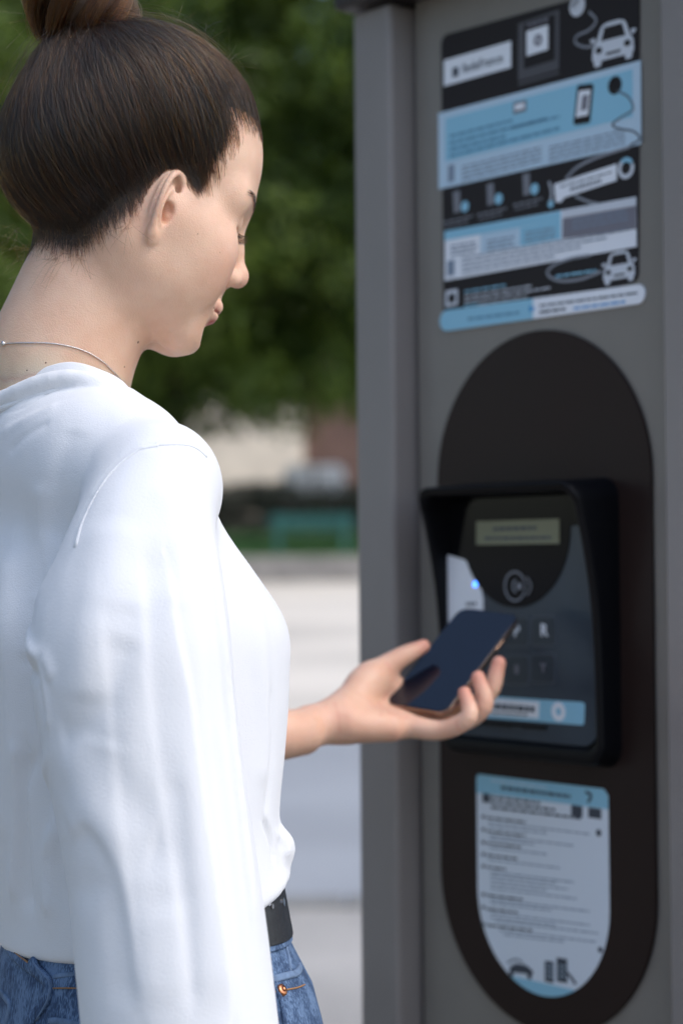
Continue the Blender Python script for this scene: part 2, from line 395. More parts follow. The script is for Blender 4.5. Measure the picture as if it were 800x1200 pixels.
# ================================================================== house fronts and van beyond the railing
def building(name, label, x0, x1, y, z0, z1, wm, cols, rows, sill0, wh, ww, gap_f):
    b = empty(name, ((x0 + x1) / 2, y, z0), label=label, cat='building')
    m = MB(); dx = (x1 - x0) / cols
    m.box((x0, y + .3, z0), (x1 - x0, 0, 0), (0, 9, 0), (0, 0, z1 - z0))
    zs = [z0] + sum([[sill0 + r * gap_f, sill0 + r * gap_f + wh] for r in range(rows)], []) + [z1]
    for i in range(cols):
        xa = x0 + dx * i; xb = xa + dx; wa = (xa + xb - ww) / 2; wb = wa + ww
        m.box((xa, y, z0), (wa - xa, 0, 0), (0, .298, 0), (0, 0, z1 - z0)); m.box((wb, y, z0), (xb - wb, 0, 0), (0, .298, 0), (0, 0, z1 - z0))
        for r in range(0, len(zs), 2): m.box((wa, y, zs[r]), (ww, 0, 0), (0, .298, 0), (0, 0, zs[r + 1] - zs[r]))
    m.build('wall', wm, b)
    for i in range(cols):
        for r in range(rows):
            wa = x0 + dx * (i + .5) - ww / 2; zz = sill0 + r * gap_f
            f = MB(); t = .07
            f.box((wa, y + .18, zz), (t, 0, 0), (0, .06, 0), (0, 0, wh)); f.box((wa + ww - t, y + .18, zz), (t, 0, 0), (0, .06, 0), (0, 0, wh))
            f.box((wa + t, y + .18, zz), (ww - 2 * t, 0, 0), (0, .06, 0), (0, 0, t)); f.box((wa + t, y + .18, zz + wh - t), (ww - 2 * t, 0, 0), (0, .06, 0), (0, 0, t)); f.box((wa + ww / 2 - .03, y + .185, zz + t), (.06, 0, 0), (0, .05, 0), (0, 0, wh - 2 * t))
            w = f.build('window', mat('window_paint', (.6, .6, .58), .5), b)
            p = MB(); p.box((wa + .01, y + .23, zz + .01), (ww - .02, 0, 0), (0, .02, 0), (0, 0, wh - .02)); p.build('pane', mat('window_glass', (.03, .04, .05), .08, spec=.8), w)
            s = MB(); s.box((wa - .08, y - .08, zz - .12), (ww + .16, 0, 0), (0, .3, 0), (0, 0, .118)); s.build('sill', mat('sill_stone', (.5, .46, .4), .8), b)
    c = MB(); c.box((x0 - .2, y - .25, z1), (x1 - x0 + .4, 0, 0), (0, 9.8, 0), (0, 0, .35)); c.build('cornice', mat('sill_stone', (.5, .46, .4), .8), b)
building('cream_building', 'cream stone building showing under the crowns beyond the railing', -28.0, -1.75, 92, 2.0, 14.5, mat('cream_render', (.86, .74, .58), .85, var=.12, vscale=.8), 9, 2, 2.5, 1.9, 1.0, 6.3)
building('brick_building', 'reddish brick building right of the cream one, mostly behind trees', -1.70, 9.0, 92.5, 2.0, 15.5, mat('red_brick', (.17, .10, .075), .85, var=.2, vscale=1.5), 3, 2, 2.6, 1.8, .9, 6.3)
def van(x, y, z, rot):
    v = empty('parked_van', (x, y, z), label='white van parked beyond the railing, seen from behind', cat='van')
    wht = mat('white_paint', (.86, .87, .88), .3, coat=.5); gl = mat('window_glass', (.03, .04, .05), .08, spec=.8); blk = mat('black_rubber', (.02, .02, .02), .7)
    m = MB(); prof = [(-.98, .35), (.98, .35), (1.0, 1.1), (.93, 1.95), (.78, 2.12), (-.78, 2.12), (-.93, 1.95), (-1.0, 1.1)]
    m.prism([(x + a, y, z + b) for a, b in prof], (0, 3.6, 0)); m.prism([(x + a * .98, y + 3.6, z + .35 + (b - .35) * .6) for a, b in prof], (0, 1.1, 0)); bevel(m.build('body', wht, v), .05)
    for s in (-1, 1):
        m = MB(); m.box((x + s * .46 - .40, y - .016, z + .60), (.80, 0, 0), (0, .014, 0), (0, 0, 1.40)); bevel(m.build('rear_door', wht, v), .006)
        m = MB(); m.box((x + s * .10 - .02, y - .05, z + 1.0), (.04, 0, 0), (0, .034, 0), (0, 0, .16)); m.build('door_handle', blk, v)
        m = MB(); m.box((x + s * .92 - .06, y - .03, z + .80), (.12, 0, 0), (0, .028, 0), (0, 0, .40)); m.build('tail_light', mat('red_lens', (.5, .02, .02), .2, coat=1), v)
        for yy in (.75, 3.9):
            m = MB(); m.tube([(x + s * .78, y + yy, z + .34), (x + s * .99, y + yy, z + .34)], .34, 20); w = m.build('wheel', blk, v)
            m = MB(); m.tube([(x + s * .98, y + yy, z + .34), (x + s * 1.0, y + yy, z + .34)], .2, 16); m.build('rim', mat('steel_rim', (.5, .5, .52), .3, 1), w)
    m = MB(); m.box((x - .045, y - .012, z + .6), (.09, 0, 0), (0, .008, 0), (0, 0, 1.42)); m.build('door_gap', blk, v)
    m = MB(); m.box((x - .95, y - .08, z + .33), (1.9, 0, 0), (0, .14, 0), (0, 0, .22)); m.build('bumper', blk, v)
    m = MB(); m.box((x - .26, y - .03, z + .75), (.52, 0, 0), (0, .018, 0), (0, 0, .11)); m.build('number_plate', mat('plate', (.7, .7, .66), .5), v)
van(-.85, 60.5, 2.0, 0)
hg = np.random.default_rng(9)
hv, hf, hk = crown_mesh(77, [(-18 + i * .55 + hg.normal() * .05, 53.6 + hg.normal() * .1, 2.60 + hg.random() * .38, .58) for i in range(44)] + [(-18 + i * .55, 53.6, 2.15, .50) for i in range(44)], 95000, .05)
hd = mesh_np('hedge', hv, hf, mat('ivy_leaf', (.020, .030, .014), .5, var=.3, vscale=3), smooth=False); tag(hd, 'dark clipped hedge just behind the iron railing', 'hedge')
# ================================================================== the grey kiosk with the payment terminal
KU = Vector((.636, -.7717, 0)).normalized(); KN = Vector((-KU.y * -1 * -1, 0, 0))
KN = Vector((KU.y, -KU.x, 0))            # outward normal, towards the street side
KO = Vector((.206, 2.0, 0))
def K(s, h, p=0.0): return KO + KU * s + KN * p + Vector((0, 0, h))
def kpx(px, py, p=0.0):
    d = CAM_R @ Vector(((px - 400) / F_PX, -(py - 600) / F_PX, -1.0)); o = CAM - KO - KN * p
    t = -o.dot(KN) / d.dot(KN); q = o + d * t
    return q.dot(KU), q.z
kiosk = empty('payment_kiosk', (KO.x, KO.y, 0), label='tall dark grey street kiosk with terminal, poster and oval black plate', cat='kiosk')
M_kp = mat('kiosk_grey_paint', (.215, .193, .166), .42, var=.05, vscale=14, bump=.00012, bscale=900)
M_kpost = mat('kiosk_post_paint', (.240, .214, .198), .38, var=.05, vscale=10, bump=.0001, bscale=900)
M_kdark = mat('kiosk_dark_roof', (.030, .025, .024), .5, var=.1, vscale=8)
M_plate = mat('brown_black_plate', (.022, .0125, .0105), .38, var=.10, vscale=7, spec=.16)
M_hood = mat('black_plastic_hood', (.0040, .0042, .0055), .38, bump=.00008, bscale=1500, spec=.14)
ST = kpx(458, 300, .031)[0]; SL = kpx(415, 300, .031)[0]; SR = kpx(777, 600, .031)[0]; SPL = ST; HT = kpx(458, 2, .031)[1]
def kbox(name, s0, s1, h0, h1, p0, p1, m, par=None, bv=.003):
    b = MB(); b.box(K(s0, h0, p0), KU * (s1 - s0), KN * (p1 - p0), (0, 0, h1 - h0)); o = b.build(name, m, par or kiosk)
    return bevel(o, bv) if bv else o
kbox('front_panel', ST + .007, SR - .002, .12, HT + .02, -.30, 0, M_kp)
kbox('corner_post', SL, ST, .02, HT, -.34, .031, M_kpost, bv=.0045)
kbox('corner_post', SR, SR + (ST - SL), .02, HT, -.34, .031, M_kpost, bv=.0045)
kbox('roof', SL - .012, SR + (ST - SL) + .012, HT + .003, HT + .09, -.36, .05, M_kdark, bv=.006)
kbox('plinth', SL + .005, SR + (ST - SL) - .005, -.02, .119, -.335, -.004, M_kdark)
def ring_pts(corners, r, n=8):
    """closed rounded polygon in the panel's plane"""
    out = []; m = len(corners); rs = r if hasattr(r, '__len__') else [r] * m
    for i in range(m):
        a, b, c = Vector(corners[i - 1]), Vector(corners[i]), Vector(corners[(i + 1) % m]); u = (a - b); w = (c - b)
        ang = u.angle(w); t = min(rs[i] / math.tan(ang / 2), u.length * .5, w.length * .5); rr = t * math.tan(ang / 2)
        u.normalize(); w.normalize(); ce = b + (u + w).normalized() * (rr / math.sin(ang / 2)); s = b + u * t - ce; e = b + w * t - ce
        for k in range(n):
            q = s.lerp(e, k / (n - 1)); q = q.normalized() * rr if q.length > 1e-9 else q; out.append(ce + q)
    return out
def slab(name, pts, p0, p1, m, par, rim=0):
    """flat piece standing off the panel: pts (s, h) anticlockwise"""
    a = sum(pts[i - 1][0] * pts[i][1] - pts[i][0] * pts[i - 1][1] for i in range(len(pts)))
    if a < 0: pts = list(pts)[::-1]
    n = len(pts); v = [K(s, h, p0) for s, h in pts] + [K(s, h, p1) for s, h in pts]
    f = [list(range(n))[::-1], list(range(n, 2 * n))] + [(i, (i + 1) % n, n + (i + 1) % n, n + i) for i in range(n)]
    return mesh_py(name, v, f, m, par)
def Q(pp, p=0): return [kpx(x, y, p) for x, y in pp]
# oval plate
s0, s1 = kpx(512, 620, .004)[0], kpx(763, 620, .004)[0]; rad = (s1 - s0) / 2; sc_ = (s0 + s1) / 2
ht = kpx(637, 386, .004)[1]; hb = kpx(640, 1212, .004)[1]
ov = [(sc_ + rad * math.cos(math.radians(a)), ht - rad + rad * math.sin(math.radians(a))) for a in range(0, 181, 5)] + [(sc_ + rad * math.cos(math.radians(a)), hb + rad + rad * math.sin(math.radians(a))) for a in range(180, 361, 5)]
plate = slab('oval_plate', ov, .0002, .004, M_plate, kiosk); bevel(plate, .0012)
# ---- hood round the terminal
pi_ = .022
hl_, hr_ = kpx(515, 850, .028)[0], kpx(724, 850, .004)[0]; htop = kpx(491, 571, .064)[1]; hbot = kpx(520, 880, .028)[1]
hood_o = [(hl_, htop), (hr_, htop), (hr_, hbot), (hl_, hbot)]
hood_i = [(hl_ + .0075, htop - .0105), (hr_ - .0095, htop - .0105), (hr_ - .0085, hbot + .016), (hl_ + .0075, hbot + .016)]
base = [(hl_ - .002, htop + .004), (hr_ + .004, htop + .004), (hr_ + .004, hbot - .003), (hl_ - .002, hbot - .003)]
N_ = 8
def dense(pts, n=6): return [Vector(pts[i]).lerp(Vector(pts[(i + 1) % len(pts)]), k / n) for i in range(len(pts)) for k in range(n)]
def off(c, e):
    m = Vector((sum(q[0] for q in c) / 4, sum(q[1] for q in c) / 4)); return [(q[0] + (e if q[0] < m.x else -e), q[1] + (-e if q[1] > m.y else e)) for q in c]
def bow(c, p_of, r): return [K(q[0], q[1], p_of(q)) for q in dense(ring_pts(c, r, N_), 3)]
def pf(q): t = min(1, max(0, (q[1] - hbot) / (htop - hbot))); return .028 + .038 * t ** 4          # the hood juts out at its top
L0 = bow(base, lambda q: .0041, .020); L1 = bow(off(hood_o, -.0012), lambda q: pf(q) * .55, .021); L2 = bow(hood_o, lambda q: pf(q) - .003, .020); L3 = bow(off(hood_o, .0022), pf, .018)
L4 = bow(off(hood_i, -.0015), pf, .015); L5 = bow(hood_i, lambda q: pf(q) - .002, .014); L6 = bow(off(hood_i, .001), lambda q: pi_, .013)
vs = L0 + L1 + L2 + L3 + L4 + L5 + L6; n = len(L0)
fs = [(k * n + i, k * n + (i + 1) % n, (k + 1) * n + (i + 1) % n, (k + 1) * n + i) for k in range(6) for i in range(n)]
hood = mesh_py('terminal_hood', vs, fs, M_hood, kiosk, smooth=True)
hood.modifiers.new('sub', 'SUBSURF').render_levels = 2
ip = ring_pts(off(hood_i, .002), .020, N_)
M_slate = mat('slate_glass', (.040, .055, .070), .18, spec=.32, var=.08, vscale=20)
M_blk = mat('black_gloss', (.004, .004, .005), .10, spec=.12)
face = slab('terminal_face', ip, .0045, pi_, M_slate, kiosk)
T0 = pi_
M_white = mat('white_print', (.86, .87, .90), .55); M_cyan = mat('light_blue_print', (.28, .56, .70), .5); M_cyan2 = mat('pale_blue_print', (.52, .66, .76), .5); M_dk = mat('dark_print', (.022, .018, .019), .5, spec=.2)
M_greyp = mat('grey_print', (.20, .19, .22), .55); M_ink = mat('ink', (.05, .06, .08), .6); M_lcd = mat('lcd_olive', (.22, .225, .145), .4, spec=.2); M_mid = mat('mid_grey_print', (.085, .080, .088), .5)
M_frame = mat('key_outline', (.07, .085, .11), .4)
lw = slab('status_light_window', Q([(522, 650), (531, 650), (543, 655), (554, 666), (562, 682), (566, 702), (566, 722), (560, 735), (522, 741)], T0), T0, T0 + .0004, M_white, face)
cx, cy = kpx(603, 620, T0); rr_ = abs(kpx(603, 712, T0)[1] - cy)
dc = [(cx + rr_ * .98 * math.cos(math.radians(a)), cy + rr_ * math.sin(math.radians(a))) for a in range(0, 360, 6)]
ihi = hood_i[0][1] - .004
dc = [(min(max(a, hood_i[3][0] + .0005), hood_i[1][0] - .0005), min(b, ihi)) for a, b in dc]
top = slab('round_display_glass', dc, T0, T0 + .0009, M_blk, face)
slab('upper_glass', [(hood_i[0][0] + .0003, ihi + .002), (hood_i[1][0] - .0003, ihi + .002), (hood_i[1][0] - .0003, cy + .004), (cx, cy - .004), (cx - .02, kpx(560, 668, T0)[1]), (hood_i[0][0] + .0003, kpx(522, 650, T0)[1])], T0, T0 + .0007, M_blk, face)
T1 = T0 + .0009
lcd = slab('display', Q([(558, 611), (655, 608), (655, 637), (558, 638.5)], T1), T1, T1 + .0004, M_lcd, face)
def text(body, px, py, size, p, m, par, align='CENTER', bold=0, name='lettering'):
    cu = bpy.data.curves.new(name, 'FONT'); cu.body = body; cu.size = size; cu.align_x = align; cu.align_y = 'CENTER'; cu.extrude = .0001; cu.offset = bold; cu.resolution_u = 3
    o = bpy.data.objects.new(name, cu); COL.objects.link(o); cu.materials.append(m)
    s, h = kpx(px, py, p); R = Matrix((KU, Vector((0, 0, 1)), KN)).transposed().to_4x4(); w = Matrix.Translation(K(s, h, p + .00025)) @ R
    o.parent = par; M = Matrix.Identity(4); q = par
    while q is not None: M = q.matrix_basis @ M; q = q.parent
    o.matrix_basis = M.inverted() @ w; bpy.context.view_layer.update()
    me = bpy.data.meshes.new_from_object(o); mb = o.matrix_basis.copy(); bpy.data.objects.remove(o)
    o = bpy.data.objects.new(name, me); COL.objects.link(o); o.parent = par; o.matrix_basis = mb; return tag(o, kind='stuff')
class PR:
    """print: many little flat shapes on one level of one part"""
    def __init__(s, p, m): s.p = p; s.m = m; s.b = MB(); s.r = random.Random(3)
    def poly(s, pp, px=True):
        pts = Q(pp, s.p) if px else pp
        a = sum(pts[i - 1][0] * pts[i][1] - pts[i][0] * pts[i - 1][1] for i in range(len(pts)))
        if a < 0: pts = pts[::-1]
        s.b.prism([K(x, y, s.p) for x, y in pts], KN * .0003); return s
    def line(s, x0, y0, x1, y1, w, gaps=True, wl=(5, 14)):
        """a row of small words along a pixel line, w pixels high"""
        L = x1 - x0; x = 0
        while x < L:
            l = s.r.uniform(*wl) if gaps else L; l = min(l, L - x); ya = y0 + (y1 - y0) * x / L; yb = y0 + (y1 - y0) * (x + l) / L
            k = (y1 - y0) / L
            if l > 1.2: s.poly([(x0 + x, ya - w / 2), (x0 + x + l, yb - w / 2), (x0 + x + l, yb + w / 2), (x0 + x, ya + w / 2)])
            x += l + 1.6
        return s
    def stroke(s, pts, w):
        sh = [Vector(q) for q in Q(pts, s.p)]; c, _ = crom([(q.x, q.y, 0) for q in sh], [0] * len(sh), 6)
        for i in range(len(c) - 1):
            a, b = Vector(c[i][:2]), Vector(c[i + 1][:2]); t = (b - a)
            if t.length < 1e-7: continue
            t.normalize(); nn = Vector((-t.y, t.x)) * w / 2; e = t * w * .15
            s.poly([tuple(a - nn - e), tuple(b - nn + e), tuple(b + nn + e), tuple(a + nn - e)], False)
        return s
    def disc(s, x, y, r, hole=0, a0=0, a1=360):
        cx, cy = kpx(x, y, s.p); n = 24; A_ = [math.radians(a0 + (a1 - a0) * i / n) for i in range(n + 1)]
        for i in range(n):
            q = [(cx + r * math.cos(A_[i]), cy + r * math.sin(A_[i])), (cx + r * math.cos(A_[i + 1]), cy + r * math.sin(A_[i + 1]))]
            q += [(cx + hole * math.cos(A_[i + 1]), cy + hole * math.sin(A_[i + 1])), (cx + hole * math.cos(A_[i]), cy + hole * math.sin(A_[i]))] if hole else [(cx, cy)]
            s.poly(q, False)
        return s
    def build(s, name, par): return tag(s.b.build(name, s.m, par), kind='stuff')
PR(T1 + .0004, M_ink).line(578, 620, 628, 618.5, 4, wl=(4, 9)).line(568, 631, 645, 630, 3.4, wl=(3, 8)).build('display_text', lcd)
pp = PR(T1, M_frame); pp.disc(603, 687, .0155, .0138, 30, 330); pp.disc(606, 687, .0075, .0058, 110, 250); pp.disc(608, 687, .0035, 0); pp.stroke([(612, 676), (616, 687), (612, 698)], .0012); pp.stroke([(617, 676), (622, 687), (617, 698)], .0012)
pp.m = mat('symbol_grey', (.26, .27, .30), .5); pp.build('contactless_symbol', face)
led = PR(T0 + .0006, mat('blue_light', (.05, .15, .8), .4, emit=((.05, .22, 1.0), 3.0))).disc(556.5, 684.5, .0028).build('status_light', face)
PR(T0 + .0006, M_ink).line(546, 708, 558, 707.5, 4, wl=(2, 4)).build('status_text', face)
M_key = mat('membrane_key', (.030, .041, .053), .3, spec=.3)
for kx, ky, kt in ((605, 740, 'P'), (637, 739, 'R'), (605, 785, '8'), (636, 783, 'Y')):
    w_, h_ = 15, 17.5; kk = ring_pts(Q([(kx - w_, ky - h_ + .7), (kx + w_, ky - h_ - .3), (kx + w_, ky + h_ + .6), (kx - w_, ky + h_)], T0), .004, 5)
    fr = slab('key', kk, T0, T0 + .0005, M_frame, face)
    slab('key_face', [((q.x - sum(a.x for a in kk) / len(kk)) * .92 + sum(a.x for a in kk) / len(kk), (q.y - sum(a.y for a in kk) / len(kk)) * .93 + sum(a.y for a in kk) / len(kk)) for q in kk], T0 + .0005, T0 + .0008, M_key, fr)
    text(kt, kx, ky, .017 if kt in 'PR' else .013, T0 + .0008, M_white if kt in 'PR' else M_greyp, fr, bold=.0004)
stp = slab('blue_strip', ring_pts(Q([(540, 813.5), (685, 823), (684, 850), (540, 839)], T0), .0035, 5), T0, T0 + .0004, M_cyan, face)
slab('strip_panel', Q([(556, 816.5), (632, 822.5), (631, 842), (556, 836.5)], T0), T0 + .0004, T0 + .0006, M_white, stp)
PR(T0 + .0006, M_ink).line(560, 826, 626, 831.5, 6.5, wl=(4, 7)).line(562, 834, 618, 838, 2, wl=(3, 7)).build('strip_text', stp)
PR(T0 + .0004, M_white).disc(654, 834, .0095, .004).build('strip_emblem', stp)
slab('card_slot', Q([(540, 842), (640, 850), (640, 855), (540, 847.5)], T0), T0, T0 + .002, M_hood, face)
PR(T0 + .0004, M_cyan).poly([(558, 841), (565, 846), (556, 847)]).line(570, 849, 610, 852.5, 1.4).build('slot_print', face)

# ---- information poster
PO = .0016
poster = slab('poster', ring_pts(Q([(516.5, 42), (748.5, -22), (747, 330), (519.5, 380)], PO), [.010, .010, .010, .004], 6), .0002, PO, M_dk, kiosk)
def art(name, pp, m, lvl, par=poster, r=0):
    p = PO + .0004 * lvl; pts = Q(pp, PO)
    if r: pts = ring_pts(pts, r, 5)
    return slab(name, pts, p, p + .0004, m, par)
art('logo_panel', [(520, 71), (598.5, 48), (598.5, 79), (520, 101)], M_white, 0)
PR(PO + .0004, M_ink).poly([(530, 80), (537, 78), (537, 89), (530, 91)]).build('logo_mark', poster)
text('îledeFrance', 565, 74.5, .0135, PO + .0004, M_ink, poster, bold=.00012)
art('machine_picture', [(607, 28), (655, 11), (654.5, 81), (607, 95)], M_mid, 0); art('machine_screen_frame', [(614, 29), (650, 17), (650, 70), (614, 81)], M_dk, 1)
art('machine_screen', [(617.5, 37), (642.5, 29), (642.5, 58), (617.5, 66)], M_white, 2)
PR(PO + .0012, M_greyp).disc(630, 47, .006, .002).line(618, 30, 642, 22.5, 3.5, wl=(3, 7)).build('machine_print', poster)
PR(PO + .0004, M_mid).line(607, 99, 655, 85, 3, gaps=False).build('machine_base', poster)
blue = art('white_box', [(513.5, 133), (750.5, 70.5), (751, 169), (514, 222)], M_cyan2, 0)
art('blue_box', [(522, 139), (741, 81), (741, 137), (522, 189.5)], M_cyan, 1)
pr = PR(PO + .0008, mat('blue_ink', (.11, .26, .38), .6))
pr.line(527, 160, 600, 141, 3); pr.line(527, 168, 640, 139, 3.2); pr.line(527, 175.5, 592, 159.5, 3.2); pr.line(527, 183, 655, 150, 3.2); pr.line(600, 150, 655, 136.5, 2.6); pr.build('small_print', poster)
pr = PR(PO + .0004, mat('grey_ink', (.22, .27, .34), .6))
for k in range(4): pr.line(541, 196 + 5 * k, 634, 172.5 + 5 * k, 2.1); pr.line(643, 174 + 5 * k - 1, 732, 152 + 5 * k, 2.1)
pr.poly([(525, 194), (532, 192), (532, 212), (525, 214)]); pr.build('small_print', poster)
art('little_screen', [(602, 120.5), (617, 117), (617, 130), (602, 134)], M_greyp, 2); art('little_screen_face', [(604, 123), (615, 120.3), (615, 127), (604, 129.8)], M_white, 3)
art('phone_picture', [(677, 100), (696, 98), (691.5, 144), (672, 147)], M_dk, 2, r=.003); art('phone_picture_screen', [(679, 107), (692.5, 105), (689.5, 135), (675.5, 138)], M_white, 3)
PR(PO + .0016, M_greyp).poly([(682, 112), (689, 111), (687, 128), (680, 130)]).build('phone_picture_code', poster)
pr = PR(PO + .0008, mat('cable_grey', (.13, .15, .18), .5)); pr.stroke([(722, 106), (736, 114), (741, 128), (728, 137), (717, 146), (726, 151), (742, 154), (749, 163), (738, 170)], .0020); pr.build('cable_line', poster)
PR(PO + .0008, M_dk).disc(720, 100, .0090).poly([(714, 96), (718, 92), (722, 95), (718, 99)]).build('plug_mark', poster)
M_sym = mat('symbol_white', (.66, .68, .72), .5); M_sg = mat('symbol_dim', (.20, .20, .22), .5)
pr = PR(PO + .0004, mat('cable_light', (.30, .31, .34), .5)); pr.stroke([(690, 14), (698, 24), (690, 35), (676, 42), (674, 50), (684, 55), (694, 54)], .0026); pr.build('cable_line', poster)
PR(PO + .0004, M_sym).disc(676, 7, .0105).poly([(668, 6), (676, -3), (680, 0), (672, 12)]).build('plug_mark', poster)
def car(cx, cy, sc, k, lvl, name):
    """front view of a car, k is the slope of its baseline"""
    T = lambda pts: [(cx + x * sc, cy + y * sc + k * x * sc) for x, y in pts]
    b = PR(PO + .0004 * lvl, M_sym)
    b.poly(T([(-24, 3), (-20, -3), (20, -3), (24, 3), (25, 16), (23, 20), (22, 26), (15, 26), (14, 20), (-14, 20), (-15, 26), (-22, 26), (-23, 20), (-25, 16)]))
    for pt in ([(-20, -3), (-15, -19), (-12, -22), (-11, -18), (-15, -3)], [(20, -3), (15, -19), (12, -22), (11, -18), (15, -3)], [(-13, -22), (-6, -24), (6, -24), (13, -22), (12, -19), (-12, -19)], [(-28, -8), (-22, -9), (-21, -3), (-25, -3)], [(28, -8), (22, -9), (21, -3), (25, -3)]): b.poly(T(pt))
    b.build(name, poster)
    w = PR(PO + .0004 * lvl + .0004, M_dk)
    for sx in (-1, 1): w.poly(T([(sx * 17 - 4, 5), (sx * 17 - 1, 2.5), (sx * 17 + 3, 4), (sx * 17 + 4, 9), (sx * 17, 11), (sx * 17 - 4, 9)]))
    w.poly(T([(-9, 12), (9, 12), (8, 15), (-8, 15)])); w.build(name + '_details', poster)
car(718, 48, .98, -.27, 1, 'car_symbol')
for i, (bx_, by_) in enumerate(((536.5, 235), (576, 226), (618, 214.5))):
    PR(PO + .0004, M_sg).poly([(bx_ - 6, by_ - 10), (bx_ + 2, by_ - 12), (bx_ + 3, by_ + 13), (bx_ - 5, by_ + 15)]).build('pillar_symbol', poster)
    PR(PO + .0004, M_cyan).disc(bx_ + 8, by_ + 7, .0058).build('blue_drop', poster)
    PR(PO + .0004, M_sg).line(bx_ - 17, by_ + 26, bx_ + 17, by_ + 18, 2.6, wl=(4, 9)).line(bx_ - 15, by_ + 31, bx_ + 14, by_ + 24, 2, wl=(4, 9)).build('small_print', poster)
art('price_box', [(649, 216), (722, 192), (722, 211.5), (661, 231.5), (657, 237), (651, 237)], M_white, 0)
PR(PO + .0004, M_ink).line(656, 219, 718, 201, 1.6).line(668, 222, 706, 211, 4, wl=(2, 3)).build('small_print', poster)
PR(PO + .0004, M_sym).disc(733, 197, .0105, .0062, 130, 380).stroke([(643, 213), (646, 226), (644, 238)], .002).build('round_mark', poster)
PR(PO + .0004, M_cyan).disc(733, 197, .0105, .0062, 30, 130).disc(645, 239, .004).build('blue_mark', poster)
pr = PR(PO + .0004, mat('cable_light', (.30, .31, .34), .5)); pr.stroke([(663, 209), (676, 196), (700, 184), (737, 172)], .0030); pr.stroke([(674, 230), (688, 236), (704, 240)], .0028); pr.build('cable_line', poster)
art('table_box', [(521, 271), (745, 230.6), (745.5, 289), (521, 329)], M_white, 0)
art('table_blue_head', [(521, 271), (657, 247), (657, 258), (521, 282)], M_cyan, 1); art('table_blue_cells', [(609, 267), (657, 258), (657, 280), (609, 289)], M_cyan, 1); art('table_pale_cells', [(563, 275), (608, 267), (608, 289), (563, 297)], M_cyan2, 1)
art('table_grey_cell', [(659, 256), (745, 241), (745, 268), (659, 280)], M_greyp, 1); art('table_grey_head', [(659, 246.5), (745, 231), (745, 240.6), (659, 255.6)], M_sym, 1)
pr = PR(PO + .0008, mat('grey_ink', (.22, .27, .34), .6))
for a, b, c in ((528, 558, 287), (570, 602, 281), (615, 650, 271), (670, 735, 256)):
    for k in range(3): pr.line(a, c + 5 * k + 2, b, c + 5 * k + 2 - (b - a) * .175, 2)
for k in range(4): pr.line(541, 303 + 5.4 * k, 740 - k * 30, 303 + 5.4 * k - (199 - k * 30) * .175, 1.8)
pr.poly([(524, 306), (532, 304), (532, 322), (524, 324)]); pr.build('small_print', poster)
pr = PR(PO + .0004, M_sym); pr.poly([(522, 341), (536, 338.5), (536, 357), (522, 360)]); pr.line(544, 348, 622, 335, 1.8); pr.line(544, 353.5, 645, 337, 1.8); pr.line(560, 357, 620, 347, 1.5); pr.build('small_print', poster)
PR(PO + .0008, M_dk).poly([(525, 345), (533, 343.5), (533, 354), (525, 355.5)]).build('code_mark', poster)
PR(PO + .0004, M_cyan).line(544, 342, 592, 334, 2).line(544, 358.5, 560, 356, 2).line(651, 324, 698, 317, 2.6).build('blue_print', poster)
pr = PR(PO + .0004, mat('cable_light', (.30, .31, .34), .5)); pr.stroke([(704, 318), (680, 327), (655, 329), (641, 321), (648, 311), (668, 303), (690, 299)], .0028); pr.build('cable_line', poster)
car(725, 312, .74, -.18, 1, 'car_symbol')
bs = slab('bottom_strip', ring_pts(Q([(515.5, 364.5), (755.5, 332), (755.5, 355), (515.5, 389)], PO), .0125, 7), .0002, PO + .0006, M_white, kiosk)
slab('strip_blue_half', ring_pts(Q([(515.5, 364.5), (624, 349.8), (624, 373.7), (515.5, 389)], PO + .0006), [.0125, .001, .001, .0125], 7), PO + .0006, PO + .0010, M_cyan, bs)
PR(PO + .0010, mat('strong_blue', (.02, .28, .60), .5)).poly([(620, 358), (627, 361.5), (620, 366)]).build('arrow_mark', bs)
PR(PO + .0010, mat('blue_ink', (.11, .26, .38), .6)).line(548, 374, 610, 366, 3).build('strip_print', bs)
PR(PO + .0006, M_ink).line(632, 358.5, 748, 343, 2.4).line(632, 366, 662, 362, 3.2).build('strip_print', bs)
PR(PO + .0006, mat('strong_blue', (.02, .28, .60), .5)).line(672, 361.5, 732, 353.5, 2.6).build('strip_print', bs)

# ---- instruction label on the lower plate
LP = .0044
lab_px = [(558, 907), (712, 925), (712.5, 1075), (558.5, 1062)]
la, lb_, lc_ = kpx(558, 907, LP), kpx(712, 925, LP), kpx(640, 1168, LP)
lr = (lb_[0] - la[0]) / 2; lcx = (la[0] + lb_[0]) / 2; hl = lc_[1]
def arc_h(): return [(lcx + lr * math.cos(math.radians(a)), hl + lr * 1.05 + lr * 1.05 * math.sin(math.radians(a))) for a in range(180, 361, 6)]
hl_top = (la[1] + lb_[1]) / 2
label = slab('instruction_label', [(la[0] + .003, hl_top)] + [(la[0], hl_top - .004)] + arc_h() + [(lb_[0], hl_top - .006)] + [(lb_[0] - .006, hl_top)], .0041, LP, mat('label_white', (.74, .79, .85), .5), kiosk)
slab('label_header', [(la[0] + .003, hl_top), (la[0], hl_top - .003), (la[0], hl_top - .0195), (lb_[0], hl_top - .0195), (lb_[0], hl_top - .006), (lb_[0] - .006, hl_top)], LP, LP + .0003, M_cyan, label)
slab('label_foot', [q for q in arc_h() if q[1] < hl + .017], LP, LP + .0003, M_cyan, label)
pr = PR(LP + .0003, M_ink); pr.line(587, 923, 668, 933.5, 4, wl=(4, 10)); pr.stroke([(686, 928), (692, 932), (689, 940)], .003); pr.build('label_title', label)
PR(LP + .0003, M_cyan2).line(575, 914.5, 640, 923, 2.5).build('label_title', label)
